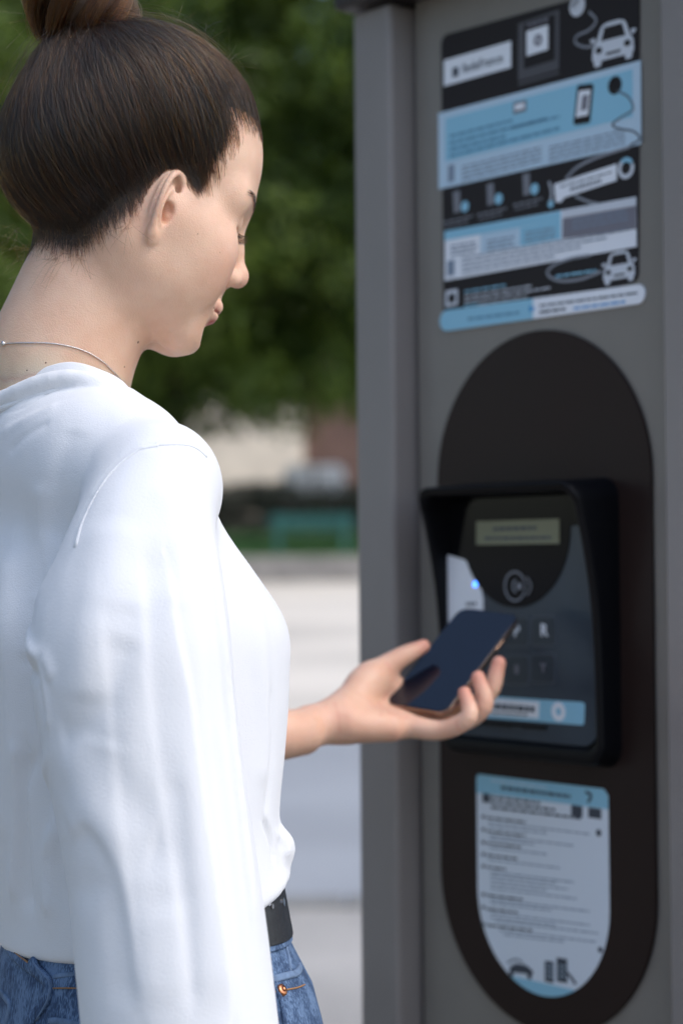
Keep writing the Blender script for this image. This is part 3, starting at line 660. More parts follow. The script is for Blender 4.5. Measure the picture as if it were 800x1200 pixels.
pr = PR(LP, M_ink)
K2 = .123
def ln_(x0, y, x1, w=1.9, wl=(4, 12)): pr.line(x0, y, x1, y + (x1 - x0) * K2, w, wl=wl)
for y, x1, w in ((934, 634, 3), (940, 650, 3), (946, 680, 3), (958, 616, 2.4), (974, 615, 2.4), (988, 610, 2.4), (1002, 606, 2.4), (1016, 592, 2.4), (1049, 612, 2.4), (1065, 606, 2.4), (1084, 624, 2.4)): ln_(575 if y < 950 else 570, y, x1, w)
pr.poly([(565, 929), (574, 930), (574, 941), (565, 940)])
for y in (957, 972, 987, 1001, 1015, 1048, 1063, 1083): pr.poly([(564, y - 2), (568, y - 1.5), (568, y + 2), (564, y + 1.6)])
pr.poly([(669, 943), (682, 945), (682, 958), (669, 956)]); pr.poly([(689, 946), (704, 948), (704, 960), (689, 958)]); pr.disc(701, 976, .0035); pr.disc(703, 1113, .003)
pr.build('label_print', label)
pr = PR(LP, mat('grey_ink', (.22, .27, .34), .6))
for y, x0, x1 in ((963, 572, 690), (968, 572, 640), (979, 574, 672), (983, 574, 625), (993, 574, 640), (1007, 572, 655), (1022, 575, 672), (1026, 575, 650), (1031, 575, 665), (1036, 575, 640), (1041, 575, 675), (1054, 575, 690), (1058, 575, 645), (1070, 575, 690), (1075, 575, 650), (1079, 580, 700), (1090, 585, 700), (1095, 590, 660)): ln_(x0, y, x1, 1.5)
pr.build('label_print', label)
pr = PR(LP + .0003, M_ink)
pr.poly([(597, 1133), (604, 1129), (616, 1131), (624, 1138), (624, 1142), (597, 1139)]); pr.disc(599, 1141, .0032); pr.disc(620, 1144, .0032); pr.stroke([(594, 1128), (604, 1124), (612, 1128)], .0014)
pr.poly([(638, 1126), (648, 1127), (648, 1152), (638, 1150)]); pr.poly([(652, 1122), (664, 1124), (664, 1152), (652, 1150)]); pr.stroke([(664, 1140), (670, 1147), (674, 1153)], .003); pr.build('street_pictures', label)
pr = PR(LP + .0006, M_cyan2)
for x in (640.5, 644.5, 655, 659.5):
    for y in (1131, 1137, 1143): pr.poly([(x, y), (x + 1.8, y + .3), (x + 1.8, y + 2.6), (x, y + 2.3)])
pr.build('picture_windows', label)
# ================================================================== the person: head
person = empty('person', (-.16, 1.56, 0), label='person in loose white top and blue jeans, hair in high bun, holding out phone', cat='person')
HY, HP, HR = math.radians(24), math.radians(22), math.radians(0)
HC = P(150, 240, 1.53)
# rows: forward, left, up of the head in world axes
_Rh = Matrix.Rotation(HY, 3, 'Z') @ Matrix.Rotation(HP, 3, 'Y') @ Matrix.Rotation(HR, 3, 'X')
RH = np.array(_Rh, f32)                      # columns = head axes
HCn = np.array(HC, f32)
def to_head(p): return (p - HCn) @ RH
def from_head(q): return np.asarray(q, f32) @ RH.T + HCn
def mir(q): m = q.copy(); m[:, 1] = np.abs(m[:, 1]); return m
def sd_cran(m):
    d = ell(m, (-.010, 0, .043), (.091, .072, .084))
    d = smin(d, ell(m, (-.045, 0, .018), (.053, .060, .060)), .03)
    d = smin(d, ell(m, (.039, 0, .045), (.046, .052, .055)), .03)
    return smin(d, ell(m, (.016, 0, .066), (.056, .055, .057)), .03)
def sd_face(q, detail=True):
    m = mir(q)
    d = sd_cran(m)
    d = smin(d, ell(m, (.036, 0, -.016), (.050, .050, .065)), .03)
    d = smin(d, cone(m, (-.002, .046, -.037), (.068, .018, -.074), .0125, .015), .030)   # jaw line
    d = smin(d, ell(m, (.018, .040, -.028), (.038, .024, .042)), .025)                  # side of the face
    d = smin(d, cone(m, (.079, .0, -.0775), (.077, .008, -.078), .0150), .016)
    d = smin(d, cone(m, (.062, .0, -.052), (.078, .0, -.06), .026, .017), .02)
    d = smin(d, cone(m, (.062, .038, -.014), (.022, .052, -.008), .020, .016), .025)    # cheek bone
    d = smin(d, ell(m, (.056, .032, -.036), (.028, .023, .030)), .02)                   # cheek
    d = smin(d, cone(m, (.0785, .008, .032), (.065, .044, .030), .010, .010), .018)      # brow
    d = smax(d, -sph(m, (.100, .031, .014), .015), .018)                                # orbit
    d = smin(d, sph(m, (.0695, .031, .013), .0135), .004)                               # closed lid
    d = smax(d, -cone(m, (.0805, .020, .0065), (.076, .044, .0075), .0012), .003)       # lid line
    d = smin(d, poly(m, [(.083, 0, .026), (.093, 0, .005), (.1025, 0, -.011)], [.0065, .0065, .0078], .008), .012)
    d = smin(d, sph(m, (.1045, .0, -.0150), .0082), .006)
    d = smin(d, ell(m, (.094, .0112, -.0200), (.0105, .0065, .0072)), .006)
    d = smax(d, -ell(m, (.0975, .0065, -.0280), (.0065, .0032, .0050)), .003)
    d = smin(d, cone(m, (.090, 0, -.030), (.090, 0, -.042), .0075, .008), .010)
    d = smin(d, poly(m, [(.0965, .000, -.0460), (.0935, .009, -.0465), (.0820, .024, -.0520)], [.0050, .0048, .0022], .004), .005)
    d = smin(d, poly(m, [(.0945, .000, -.0565), (.0915, .009, -.0560), (.0815, .023, -.0525)], [.0058, .0055, .0022], .004), .005)
    d = smax(d, -poly(m, [(.1020, 0, -.0510), (.0970, .010, -.0508), (.085, .024, -.0522)], [.0012, .0012, .0008]), .002)
    d = smax(d, -cone(m, (.1005, 0, -.0695), (.093, .014, -.0695), .0070, .006), .012)
    return d
# ear: built in its own plane (u forward, w up, n outward), seated behind the jaw on the right side
EAR_C = (.009, -.0680, -.0105); EAR_S = .85
_eo, _et = math.radians(36), math.radians(-1)
EU = np.array([math.cos(_eo), math.sin(_eo), 0]); EN = np.array([math.sin(_eo) , -math.cos(_eo), 0])
EW = np.array([0, 0, 1.0])
EU, EW = EU * math.cos(_et) - EW * math.sin(_et), EW * math.cos(_et) + EU * math.sin(_et)
EB = np.stack([EU, EW, EN], 1).astype(f32)
def sd_ear(q):
    e = (q - A(*EAR_C)) @ EB / EAR_S / A(.86, 1, 1)           # u, w, n
    hel = [(.010, .004, .000), (.0145, .014, .003), (.0125, .026, .004), (.004, .0325, .0045), (-.006, .0315, .006), (-.0135, .023, .0075),
           (-.0165, .010, .008), (-.0155, -.004, .0075), (-.012, -.016, .006), (-.007, -.026, .0045)]
    rs = [.0026, .0029, .0030, .0032, .0033, .0032, .0031, .0030, .0030, .0036]
    pl = ell(e, (-.001, .004, -.001), (.0142, .0275, .0040))
    d = pl
    d = smin(d, poly(e, hel, rs, n=3), .004)
    d = smin(d, ell(e, (-.0015, -.0265, .0035), (.0075, .0095, .0042)), .005)                        # lobe
    d = smin(d, cone(e, (.001, .0, -.014), (.001, .0, -.004), .0085, .007), .005)                    # root
    return d * EAR_S
def ear_relief(q, d):
    """hollows cut through ear and head alike, then the inner ridge and the tragus"""
    e = (q - A(*EAR_C)) @ EB / EAR_S / A(.86, 1, 1); d = d / EAR_S
    d = smax(d, -ell(e, (.0015, -.004, .0045), (.0066, .0105, .0085)), .003)
    d = smax(d, -poly(e, [(-.0105, .000, .0085), (-.0100, .016, .0080), (-.003, .0250, .0065), (.006, .0225, .0045), (.0085, .013, .003)], [.0022, .0030, .0036, .0040, .0035], n=3), .0025)
    d = smin(d, poly(e, [(-.0025, -.0165, .005), (-.0085, -.006, .0055), (-.0085, .006, .0055), (-.003, .016, .004), (.004, .022, .001)], [.0027, .0028, .0028, .0028, .002], n=3), .003)
    d = smin(d, cone(e, (.0115, -.002, -.001), (.0085, -.005, .004), .005, .0036), .004)               # tragus
    d = smin(d, cone(e, (.012, .006, -.001), (.006, .003, .001), .0025, .0015), .003)
    return d * EAR_S
NECK = [np.array(P(131, 285, 1.53)), np.array(P(99, 355, 1.53)), np.array(P(67, 430, 1.53)), np.array(P(66, 480, 1.53))]
NECK_R = [.049, .0475, .0495, .053]
def sd_head(p, hairfade=True):
    q = to_head(p)
    d = sd_face(q)
    nk = poly(p, NECK, NECK_R, .03)
    d = smin(d, nk, .017)
    q2 = q
    d = smin(d, sd_ear(q2), .004)
    d = ear_relief(q, d)
    return d

NECK_L = [tuple(a) for a in to_head(np.array(NECK, f32))]
# ---- hair: a cap that lifts off the scalp inside the hairline, strands combed over it to the bun
BUN = to_head(np.array(P(101, 12, 1.515), f32)[None])[0]
_hl = [(274, 146), (266, 176), (252, 198), (241, 226), (231, 232), (222, 212), (200, 206), (182, 216), (160, 246), (132, 272), (90, 300), (44, 290)]
HLP = [(.088, .092)]
_side = lambda p: smin(sd_face(to_head(p)), poly(p, NECK, NECK_R, .03), .017)
for _x, _y in _hl:
    _q = to_head(march(_side, _x, _y, 1.38, 1.62)[None])[0]; HLP.append((float(_q[0]), float(_q[2])))
HLP += [(-.16, HLP[-1][1] - .01), (-.16, .22), (.03, .22), (.09, .12)]
def hair_in(q): return -poly2(q[:, 0], q[:, 2], HLP)        # metres inside the hairline
HAIR_O = A(-.005, 0, .035)
def sd_hair(q, tmin=-.01):
    """head coordinates"""
    i = hair_in(q)
    t = np.maximum(-.0016 - .012 * sstep(-.010, -.022, i) + .0060 * sstep(-.004, .050, i) + .0075 * sstep(.03, .10, i), tmin)
    d = smin(sd_face(q), poly(q, NECK_L, NECK_R, .03), .017) - t
    d = smax(d, -ell(q, (.012, -.074, -.012), (.016, .020, .027)), .004)
    return smin(d, ell(q, tuple(BUN * A(.70, 1, .62)), (.034, .032, .026)), .03)
def sd_hair_w(p): return sd_hair(to_head(p))
M_scalp = mat('dark_hair_mass', (.022, .016, .014), .55, spec=.3, bump=.0006, bscale=300)
def hair_shader(name, mel, red, rough=.28):
    m = bpy.data.materials.new(name); m.use_nodes = True; N = m.node_tree.nodes; L = m.node_tree.links; N.clear()
    h = N.new('ShaderNodeBsdfHairPrincipled'); o = N.new('ShaderNodeOutputMaterial')
    h.parametrization = 'MELANIN'; h.inputs['Melanin'].default_value = mel; h.inputs['Melanin Redness'].default_value = red
    h.inputs['Roughness'].default_value = rough; h.inputs['Radial Roughness'].default_value = .5
    h.inputs['Random Roughness'].default_value = .3; h.inputs['Random Color'].default_value = .6
    L.new(h.outputs[0], o.inputs[0]); return m
M_hair = hair_shader('dark_brown_hair', .90, .22)
M_bun = hair_shader('lighter_brown_hair', .62, .5)  # lighter melanin carries the look of light falling on the bun
hair = sdf_obj('hair', sd_hair_w, HCn - A(.15, .15, .12), HCn + A(.15, .15, .20), .0025, M_scalp, person)
# radius of the cap in every direction from the middle of the head
NT, NP = 180, 90
_th = np.linspace(-np.pi, np.pi, NT + 1); _ph = np.linspace(0.02, np.pi - .02, NP)
_T, _Pp = np.meshgrid(_th, _ph, indexing='ij')
_dir = np.stack([np.sin(_Pp) * np.cos(_T), np.sin(_Pp) * np.sin(_T), np.cos(_Pp)], -1).reshape(-1, 3).astype(f32)
_r0 = np.full(len(_dir), .05, f32); _r1 = np.full(len(_dir), .17, f32)
for _ in range(12):
    _m = (_r0 + _r1) / 2; _v = sd_hair(HAIR_O + _dir * _m[:, None], .0002); _r0 = np.where(_v < 0, _m, _r0); _r1 = np.where(_v < 0, _r1, _m)
RMAP = ((_r0 + _r1) / 2).reshape(NT + 1, NP)
def cap_r(d):
    t = (np.arctan2(d[:, 1], d[:, 0]) + np.pi) / (2 * np.pi) * NT; p = np.clip((np.arccos(np.clip(d[:, 2], -1, 1)) - .02) / (np.pi - .04) * (NP - 1), 0, NP - 1.001)
    i = np.clip(t.astype(int), 0, NT - 1); j = p.astype(int); a = t - i; b = p - j
    return (RMAP[i, j] * (1 - a) * (1 - b) + RMAP[i + 1, j] * a * (1 - b) + RMAP[i, j + 1] * (1 - a) * b + RMAP[i + 1, j + 1] * a * b)
def curves_obj(name, pts, rad, mat, parent):
    """pts (n, k, 3) world, rad (n, k)"""
    n, k = pts.shape[:2]
    hc = bpy.data.hair_curves.new(name); hc.add_curves([k] * n)
    hc.attributes['position'].data.foreach_set('vector', pts.reshape(-1).astype(f32))
    ra = hc.attributes.get('radius') or hc.attributes.new('radius', 'FLOAT', 'POINT')
    ra.data.foreach_set('value', rad.reshape(-1).astype(f32))
    hc.materials.append(mat)
    o = bpy.data.objects.new(name, hc); COL.objects.link(o); o.parent = parent
    M = Matrix.Identity(4); q = parent
    while q is not None: M = q.matrix_basis @ M; q = q.parent
    o.matrix_basis = M.inverted()
    return o
def norm(v): return v / (np.linalg.norm(v, axis=-1, keepdims=True) + 1e-9)
def comb(n, seed, lift, spread, mat, name, k=14, rad=.00006, edge=(-.004, .2), fly=0, sel=None):
    g = np.random.default_rng(seed)
    d = norm(g.normal(size=(n * 4, 3)))
    q = HAIR_O + d * cap_r(d)[:, None]
    i = hair_in(q.astype(f32)); ok = (i > edge[0]) & (i < edge[1])
    if sel is not None: ok &= sel(q)
    d = d[ok][:n]; n = len(d)
    bd = norm((BUN * A(.93, 1, .93) - HAIR_O)[None])
    # locks: strands of one lock share a small offset of their path, so that they gather into ridges
    lock = g.normal(size=(260, 3)); cen = norm(g.normal(size=(260, 3)))
    li = np.argmax(d @ cen.T, 1)
    t = np.linspace(0, 1, k)[None, :, None]
    end = norm(bd + g.normal(size=(n, 3)) * .10)
    w = np.arccos(np.clip((d * end).sum(-1), -1, 1))[:, None, None] + 1e-4
    path = (np.sin((1 - t) * w) * d[:, None] + np.sin(t * w) * end[:, None]) / np.sin(w)
    bump = np.sin(np.pi * t)
    c0 = cen[li]
    path = path + bump * .28 * (norm((np.sin((1 - t) * w) * c0[:, None] + np.sin(t * w) * end[:, None]) / np.sin(w)) - path) * 0.6
    path = path + bump * lock[li][:, None] * .018 + bump * g.normal(size=(n, 1, 3)) * spread
    path = path + bump * .020 * np.sin(5.5 * t + li[:, None, None] * 1.7) * norm(lock)[li][:, None]
    sag = bump * A(0, 0, -.10) * np.abs(path[..., :1] < .3)
    path = norm(path + sag * .6)
    r = cap_r(path.reshape(-1, 3)).reshape(n, k)
    lk = vnoise((c0 * 3).astype(f32), 3.0)[:, None]
    r = r + lift * (.35 + g.random((n, 1))) * sstep(0, .25, t[..., 0]) + .0024 * lk * np.sin(np.pi * t[..., 0]) + fly * g.random((n, 1)) ** 3 * np.sin(np.pi * t[..., 0])
    r[:, 0] -= .0015
    q = HAIR_O + path * r[..., None]
    rr = np.full((n, k), rad) * (.6 + .8 * g.random((n, 1))); rr[:, -1] *= .6; rr[:, 0] *= .5
    return curves_obj(name, from_head(q.reshape(-1, 3)).reshape(n, k, 3), rr, mat, hair)
comb(15000, 1, .0022, .010, M_hair, 'strands', rad=.00011)
comb(7000, 2, .0010, .020, M_hair, 'hairline_strands', rad=.00006, edge=(-.0150, .016))
M_hair2 = hair_shader('mid_brown_hair', .80, .35)
comb(1100, 6, .0034, .014, M_hair2, 'lighter_strands', rad=.00008)
comb(800, 3, .0035, .06, M_hair, 'flyaway_strands', rad=.00005, fly=.013)
# short hairs along the hairline, lying on the skin and running up into the mass
def hairline(n, seed, mat, name):
    g = np.random.default_rng(seed); hl = np.array(_hl + [(30, 287)], float); seg = np.linalg.norm(np.diff(hl, axis=0), axis=1); w = seg / seg.sum()
    k = 9; i = g.choice(len(seg), n, p=w); u = g.random(n)[:, None]; c = hl[i] * (1 - u) + hl[i + 1] * u; d = (hl[i + 1] - hl[i]) / seg[i][:, None]; out = np.stack([-d[:, 1], d[:, 0]], 1)
    nape = (c[:, 0] < 175)[:, None]; out = np.where(out @ np.array([.3, 1.0])[:, None] < 0, -out, out)
    c = c + out * np.where(nape, g.normal(size=(n, 1)) * 7.5 - 6, g.normal(size=(n, 1)) * 4 - 5) + g.normal(size=(n, 2)) * 2
    root = []; f = lambda p: smin(sd_face(to_head(p)), poly(p, NECK, NECK_R, .03), .017)
    rays = np.array([ray(x, y) for x, y in c], f32); t = np.full(n, 1.33, f32); cn = np.array(CAM, f32)
    for _ in range(14): t = t + f(cn + rays * t[:, None]) * .95
    q = to_head(cn + rays * t[:, None]); ok = (np.abs(f(cn + rays * t[:, None])) < .002); q = q[ok]; n = len(q)
    L_ = (.014 + .034 * g.random((n, 1, 1))); dirn = norm(BUN[None] * A(.9, 1, .9) - q + g.normal(size=(n, 3)) * .022)
    side = g.normal(size=(n, 1, 3)) * .0022; tt = np.linspace(0, 1, k)[None, :, None]
    pts = (q[:, None] + dirn[:, None] * tt * L_ + side * tt * tt).reshape(-1, 3).astype(f32)
    lift = (.0002 + .0012 * tt * g.random((n, 1, 1))).repeat(1, 2)[..., 0].reshape(-1)
    fh = lambda p: sd_hair(p, .0)
    for _ in range(3): pts = pts - grad(fh, pts, .001) * (fh(pts) - lift)[:, None]
    pts = pts.reshape(n, k, 3); w_ = np.full((n, k), .000055) * (.6 + .7 * g.random((n, 1))); w_[:, 0] *= .25; w_[:, 1] *= .5; w_[:, -2] *= .6; w_[:, -1] *= .2
    return curves_obj(name, from_head(pts.reshape(-1, 3)).reshape(n, k, 3), w_, mat, hair)
hairline(5200, 31, M_hair, 'short_hairs')
# bun: coils wound round the knot
def bun_strands(n, seed, mat, name):
    g = np.random.default_rng(seed); k = 40
    ax = norm((BUN - HAIR_O)[None])[0]; a = norm(np.cross(ax, [0, 1, 0])[None])[0]; b = np.cross(ax, a)
    C = BUN + ax * .006
    strand = g.integers(0, 15, n); ph = strand * 2 * np.pi / 15 * 4.3 + g.normal(size=n) * .10
    u0 = g.random(n) * 2 * np.pi; t = np.linspace(0, 1, k)
    turn = .7 + .5 * g.random(n)
    th = u0[:, None] + turn[:, None] * 2 * np.pi * t
    tube = ph[:, None] + th * 1.0
    rr = (.0183 + .0018 * np.cos(strand * 1.7))[:, None] + g.normal(size=(n, 1)) * .0017 + .0022 * np.sin(2 * th + strand[:, None] * 1.9)
    R = .0195 + rr * np.cos(tube)
    z = rr * np.sin(tube) * 1.7 + (.0045 * np.sin(strand * 2.1))[:, None] * np.sin(th + strand[:, None] * 1.3)
    q = C + (a[None, None] * np.cos(th)[..., None] + b[None, None] * np.sin(th)[..., None]) * R[..., None] + ax * z[..., None]
    q = q + (np.sin(np.pi * t)[None, :, None]) * g.normal(size=(n, 1, 3)) * .0022
    w = np.full((n, k), .00011); w[:, 0] = w[:, -1] = .00003
    return curves_obj(name, from_head(q.reshape(-1, 3)).reshape(n, k, 3), w, mat, bun)
def sd_bun(p):
    q = to_head(p) - BUN
    ax = norm((BUN - HAIR_O)[None])[0].astype(f32); z = q @ ax - .004; rad = np.sqrt(np.maximum((q * q).sum(-1) - (q @ ax) ** 2, 0))
    ring = np.sqrt((rad - .019) ** 2 + (z * .62) ** 2) - .0135
    return smin(ring, np.sqrt(rad ** 2 + (z * .75) ** 2) - .015, .01)
M_bunmass = mat('bun_hair_mass', (.05, .030, .019), .5, spec=.3, bump=.0006, bscale=300)  # paler than the cap mass, the bun's lit look put into the colour
bun = sdf_obj('hair_bun', sd_bun, from_head(BUN[None])[0] - .075, from_head(BUN[None])[0] + .075, .0025, M_bunmass, person)
bun_strands(8000, 5, M_bun, 'wound_strands')
# loose hairs at the nape, round the bun and at the temple
def wisps(px, Y, n, L, seed, dirv, curl=.25, rad=.00005, f=None):
    g = np.random.default_rng(seed); k = 10; t = np.linspace(0, 1, k)
    out = []
    for i in range(n):
        x, y = px[g.integers(len(px))]; p0 = np.array(P(x + g.normal() * 4, y + g.normal() * 4, Y))
        if f is not None: p0 = march(f, x + g.normal() * 4, y + g.normal() * 4, Y - .1, Y + .1).astype(float)
        d = np.array(dirv) + g.normal(size=3) * curl; d /= np.linalg.norm(d); c = g.normal(size=3) * .5
        l = L * (.4 + .9 * g.random())
        out.append(p0 + (t[:, None] * d + (t[:, None] ** 2) * c * .5) * l)
    out = np.array(out); w = np.full((n, k), rad); w[:, -1] = rad * .3
    return out, w
WS = [wisps([(75, 65), (60, 80), (45, 100), (70, 50), (55, 20)], 1.51, 60, .030, 11, (-.8, -.1, .25), .5),
      wisps([(130, 12), (150, 20)], 1.51, 16, .035, 12, (.9, 0, .15), .35),
      wisps([(30, 290), (45, 296), (20, 270)], 1.55, 70, .035, 13, (-.5, 0, -.6), .5),
      wisps([(95, 300), (120, 270), (150, 262), (70, 300)], 1.5, 90, .022, 14, (-.3, -.4, -.6), .6, f=sd_head),
      wisps([(240, 45), (265, 75), (210, 36)], 1.53, 50, .022, 15, (.2, 0, .5), .6)]
curves_obj('loose_hairs', np.concatenate([a for a, b in WS]), np.concatenate([b for a, b in WS]), M_bun, hair)
# ================================================================== the top: torso, sleeves, collar
TY = math.radians(26)
TF = A(math.cos(TY), math.sin(TY), 0); TR = A(math.sin(TY), -math.cos(TY), 0)      # her forward, her right
def wp(px, py, Y): return tuple(P(px, py, Y))
# height, centre x, centre y, half width (side to side), half depth (front to back)
TOR = np.array([
    [.96, -.155, 1.555, .146, .104], [1.016, -.155, 1.555, .146, .104], [1.030, -.160, 1.555, .155, .108], [1.055, -.167, 1.555, .160, .106],
    [1.09, -.170, 1.555, .158, .110], [1.14, -.173, 1.556, .160, .119], [1.20, -.179, 1.556, .164, .130], [1.245, -.184, 1.556, .166, .134],
    [1.285, -.191, 1.556, .166, .114], [1.325, -.200, 1.556, .164, .091], [1.365, -.208, 1.553, .154, .084], [1.40, -.214, 1.548, .125, .072],
    [1.44, -.212, 1.545, .075, .060], [1.49, -.210, 1.543, .05, .05]], f32)
HEMT = .28
_t, _q = crom(TOR[:, :4], TOR[:, 4], 5); TOR = np.concatenate([_t, _q[:, None]], 1).astype(f32)
def sd_loft(p, T, c0=(-.155, 1.555)):
    s = (p[:, 0] - c0[0]) * TF[0] + (p[:, 1] - c0[1]) * TF[1]
    z = p[:, 2] - HEMT * s * sstep(1.25, 1.05, p[:, 2])
    g = [np.interp(z, T[:, 0], T[:, i]).astype(f32) for i in range(1, 5)]
    dx, dy = p[:, 0] - g[0], p[:, 1] - g[1]
    f = dx * TF[0] + dy * TF[1]; r = dx * TR[0] + dy * TR[1]
    k0 = np.sqrt((f / g[3]) ** 2 + (r / g[2]) ** 2); k1 = np.sqrt((f / g[3] ** 2) ** 2 + (r / g[2] ** 2) ** 2) + 1e-6
    return k0 * (k0 - 1) / k1, z
SLV = [(wp(185, 572, 1.392), .044), (wp(173, 604, 1.380), .0475), (wp(167, 645, 1.368), .054), (wp(160, 700, 1.358), .063), (wp(153, 765, 1.350), .071), (wp(160, 830, 1.345), .069),
       (wp(171, 900, 1.340), .067), (wp(187, 1000, 1.335), .0660), (wp(200, 1100, 1.33), .0665), (wp(211, 1200, 1.325), .0670), (wp(222, 1290, 1.325), .066), (wp(226, 1370, 1.33), .050)]
_t, _q = crom([a for a, b in SLV], [b for a, b in SLV], 2); SLT = np.concatenate([_t, _q[:, None]], 1).astype(f32)      # x, y, z, radius
SHF = Vector(P(80, 450, 1.54)) + Vector((-.284 + .208, 1.68 - 1.52, 0)) * .92                 # far shoulder
ELF = Vector((-.235, 1.735, 1.135)); WRF = Vector(P(392, 852, 1.865))
FSLV = [(tuple(SHF + Vector((0, 0, -.045))), .056), (tuple(ELF), .056), (tuple(ELF.lerp(WRF, .30)), .054), (tuple(ELF.lerp(WRF, .42)), .047)]
COL_PTS = [P(158, 470, 1.500), P(140, 447, 1.482), P(112, 433, 1.470), P(80, 427, 1.470), P(48, 434, 1.476), P(14, 449, 1.490), P(-14, 462, 1.52), P(-18, 464, 1.56), P(15, 452, 1.595), P(80, 446, 1.610), P(135, 462, 1.595), P(166, 486, 1.56), P(168, 482, 1.525)]
def shirt_base(p):
    d, z = sd_loft(p, TOR)
    d = smax(d, p[:, 2] - 1.415, .03)
    d = smax(d, -(z - 1.028), .008)
    d = smin(d, poly(p, [wp(80, 508, 1.50), wp(130, 540, 1.455), wp(184, 568, 1.404)], [.034, .038, .046], .03), .045)
    d = smin(d, poly(p, [wp(80, 490, 1.58), tuple(SHF + Vector((0, 0, -.045)))], [.040, .050]), .045)
    sl = smax(poly(p, SLT[:, :3], SLT[:, 3]), .872 - p[:, 2], .004)
    # back of the sleeve sags into the armpit
    d = smin(d, sl, .010)
    d = smin(d, poly(p, [a for a, b in FSLV], [b for a, b in FSLV], .02), .03)
    d = smin(d, ell(p, wp(318, 994, 1.515), (.0175, .02, .0165)), .010)
    return d, z
def sd_shirt(p):
    d, z = shirt_base(p)
    n = len(COL_PTS); cl = [tuple(c) for c in COL_PTS] + [tuple(COL_PTS[0])]
    cc = Vector((0, 0, 0))
    for c in COL_PTS: cc += Vector(c) / n
    lo = [tuple(Vector(c) + (Vector(c) - cc) * .16 + Vector((0, 0, -.013))) for c in cl]
    d = smin(d, poly(p, lo, [.0060] * (n + 1), n=2), .007)
    # the neck opening
    hole = poly(p, [tuple(Vector(NECK[1])), tuple(Vector(NECK[2])), tuple(cc + Vector((0, 0, -.02)))], [.046, .0515, .052], .02)
    d = smax(d, -hole, .003)
    # hem and cuffs
    return d
# folds: pixel polyline on the cloth, width each side, height
FOLDS = [
    ([(184, 519), (214, 516), (238, 522), (250, 536), (256, 560)], .0016, .0016, -.0013),            # shoulder seam
    ([(184, 519), (160, 526), (132, 548), (110, 578), (94, 612)], .0018, .0030, -.0012),
    ([(172, 516), (150, 530), (124, 552), (100, 588)], .008, .008, .0008),
    ([(0, 487), (30, 478), (62, 460), (96, 452), (130, 462), (156, 478)], .0013, .0013, -.0010),      # collar seam
    ([(0, 510), (40, 488), (70, 474)], .004, .006, .0014),
    ([(10, 530), (34, 508), (60, 494)], .003, .005, -.0012),
    ([(200, 560), (212, 640), (208, 720)], .008, .012, .0016),
    ([(196, 660), (208, 740), (222, 820), (232, 900), (246, 1000), (262, 1110), (270, 1190)], .0028, .020, .0036),
    ([(176, 620), (184, 720), (190, 830), (186, 930), (176, 1040)], .018, .018, -.0036),
    ([(238, 600), (256, 720), (270, 850), (286, 980), (302, 1120)], .015, .0030, .0032),
    ([(228, 640), (244, 760), (258, 900), (276, 1040), (290, 1180)], .006, .006, -.0018),
    ([(136, 600), (118, 680), (104, 760), (100, 830)], .018, .018, .0026),
    ([(150, 700), (138, 800), (120, 880)], .014, .020, -.0018),
    ([(66, 866), (100, 852), (128, 812), (150, 740)], .014, .010, -.0026),
    ([(70, 880), (106, 940), (150, 980), (184, 990)], .018, .014, .0016),
    ([(96, 860), (140, 920), (186, 1000), (210, 1080)], .014, .018, -.0016),
    ([(80, 980), (104, 960), (140, 1010), (160, 1100), (172, 1190)], .016, .006, .0024),
    ([(74, 1050), (112, 1040), (140, 1090), (150, 1190)], .012, .014, -.0016),
    ([(160, 640), (168, 760), (178, 880), (196, 1000), (212, 1120), (218, 1190)], .0040, .018, .0013),
    ([(214, 560), (232, 660), (246, 780), (262, 900)], .0045, .014, .0009),
    ([(118, 700), (122, 820), (134, 940), (150, 1060), (160, 1180)], .0040, .018, .0014),
    ([(206, 900), (214, 990), (222, 1100), (226, 1190)], .006, .008, -.0018),
    ([(42, 700), (36, 760), (48, 800), (56, 860)], .004, .004, .0030),
    ([(28, 762), (40, 766), (52, 776), (60, 800)], .006, .005, .0024),
    ([(30, 775), (38, 790), (46, 812), (52, 850)], .005, .005, -.0028),
    ([(12, 640), (8, 760), (14, 880), (4, 1000)], .014, .010, .0030),
    ([(36, 800), (34, 900), (30, 1000), (36, 1080)], .006, .012, -.0040),
    ([(22, 860), (20, 960), (14, 1060)], .008, .006, .0036),
    ([(58, 880), (60, 980), (56, 1080)], .010, .006, .0036),
    ([(46, 560), (56, 640), (44, 720)], .016, .012, .0026),
    ([(90, 500), (70, 560), (60, 640)], .014, .010, -.0016),
    ([(290, 680), (306, 760), (312, 850), (306, 930)], .010, .012, .0026),
    ([(316, 800), (318, 880), (312, 960)], .006, .006, -.0022),
    ([(310, 960), (318, 985), (322, 1012)], .003, .004, -.0040),
    ([(322, 975), (334, 985), (336, 1005)], .003, .004, .0026),
]
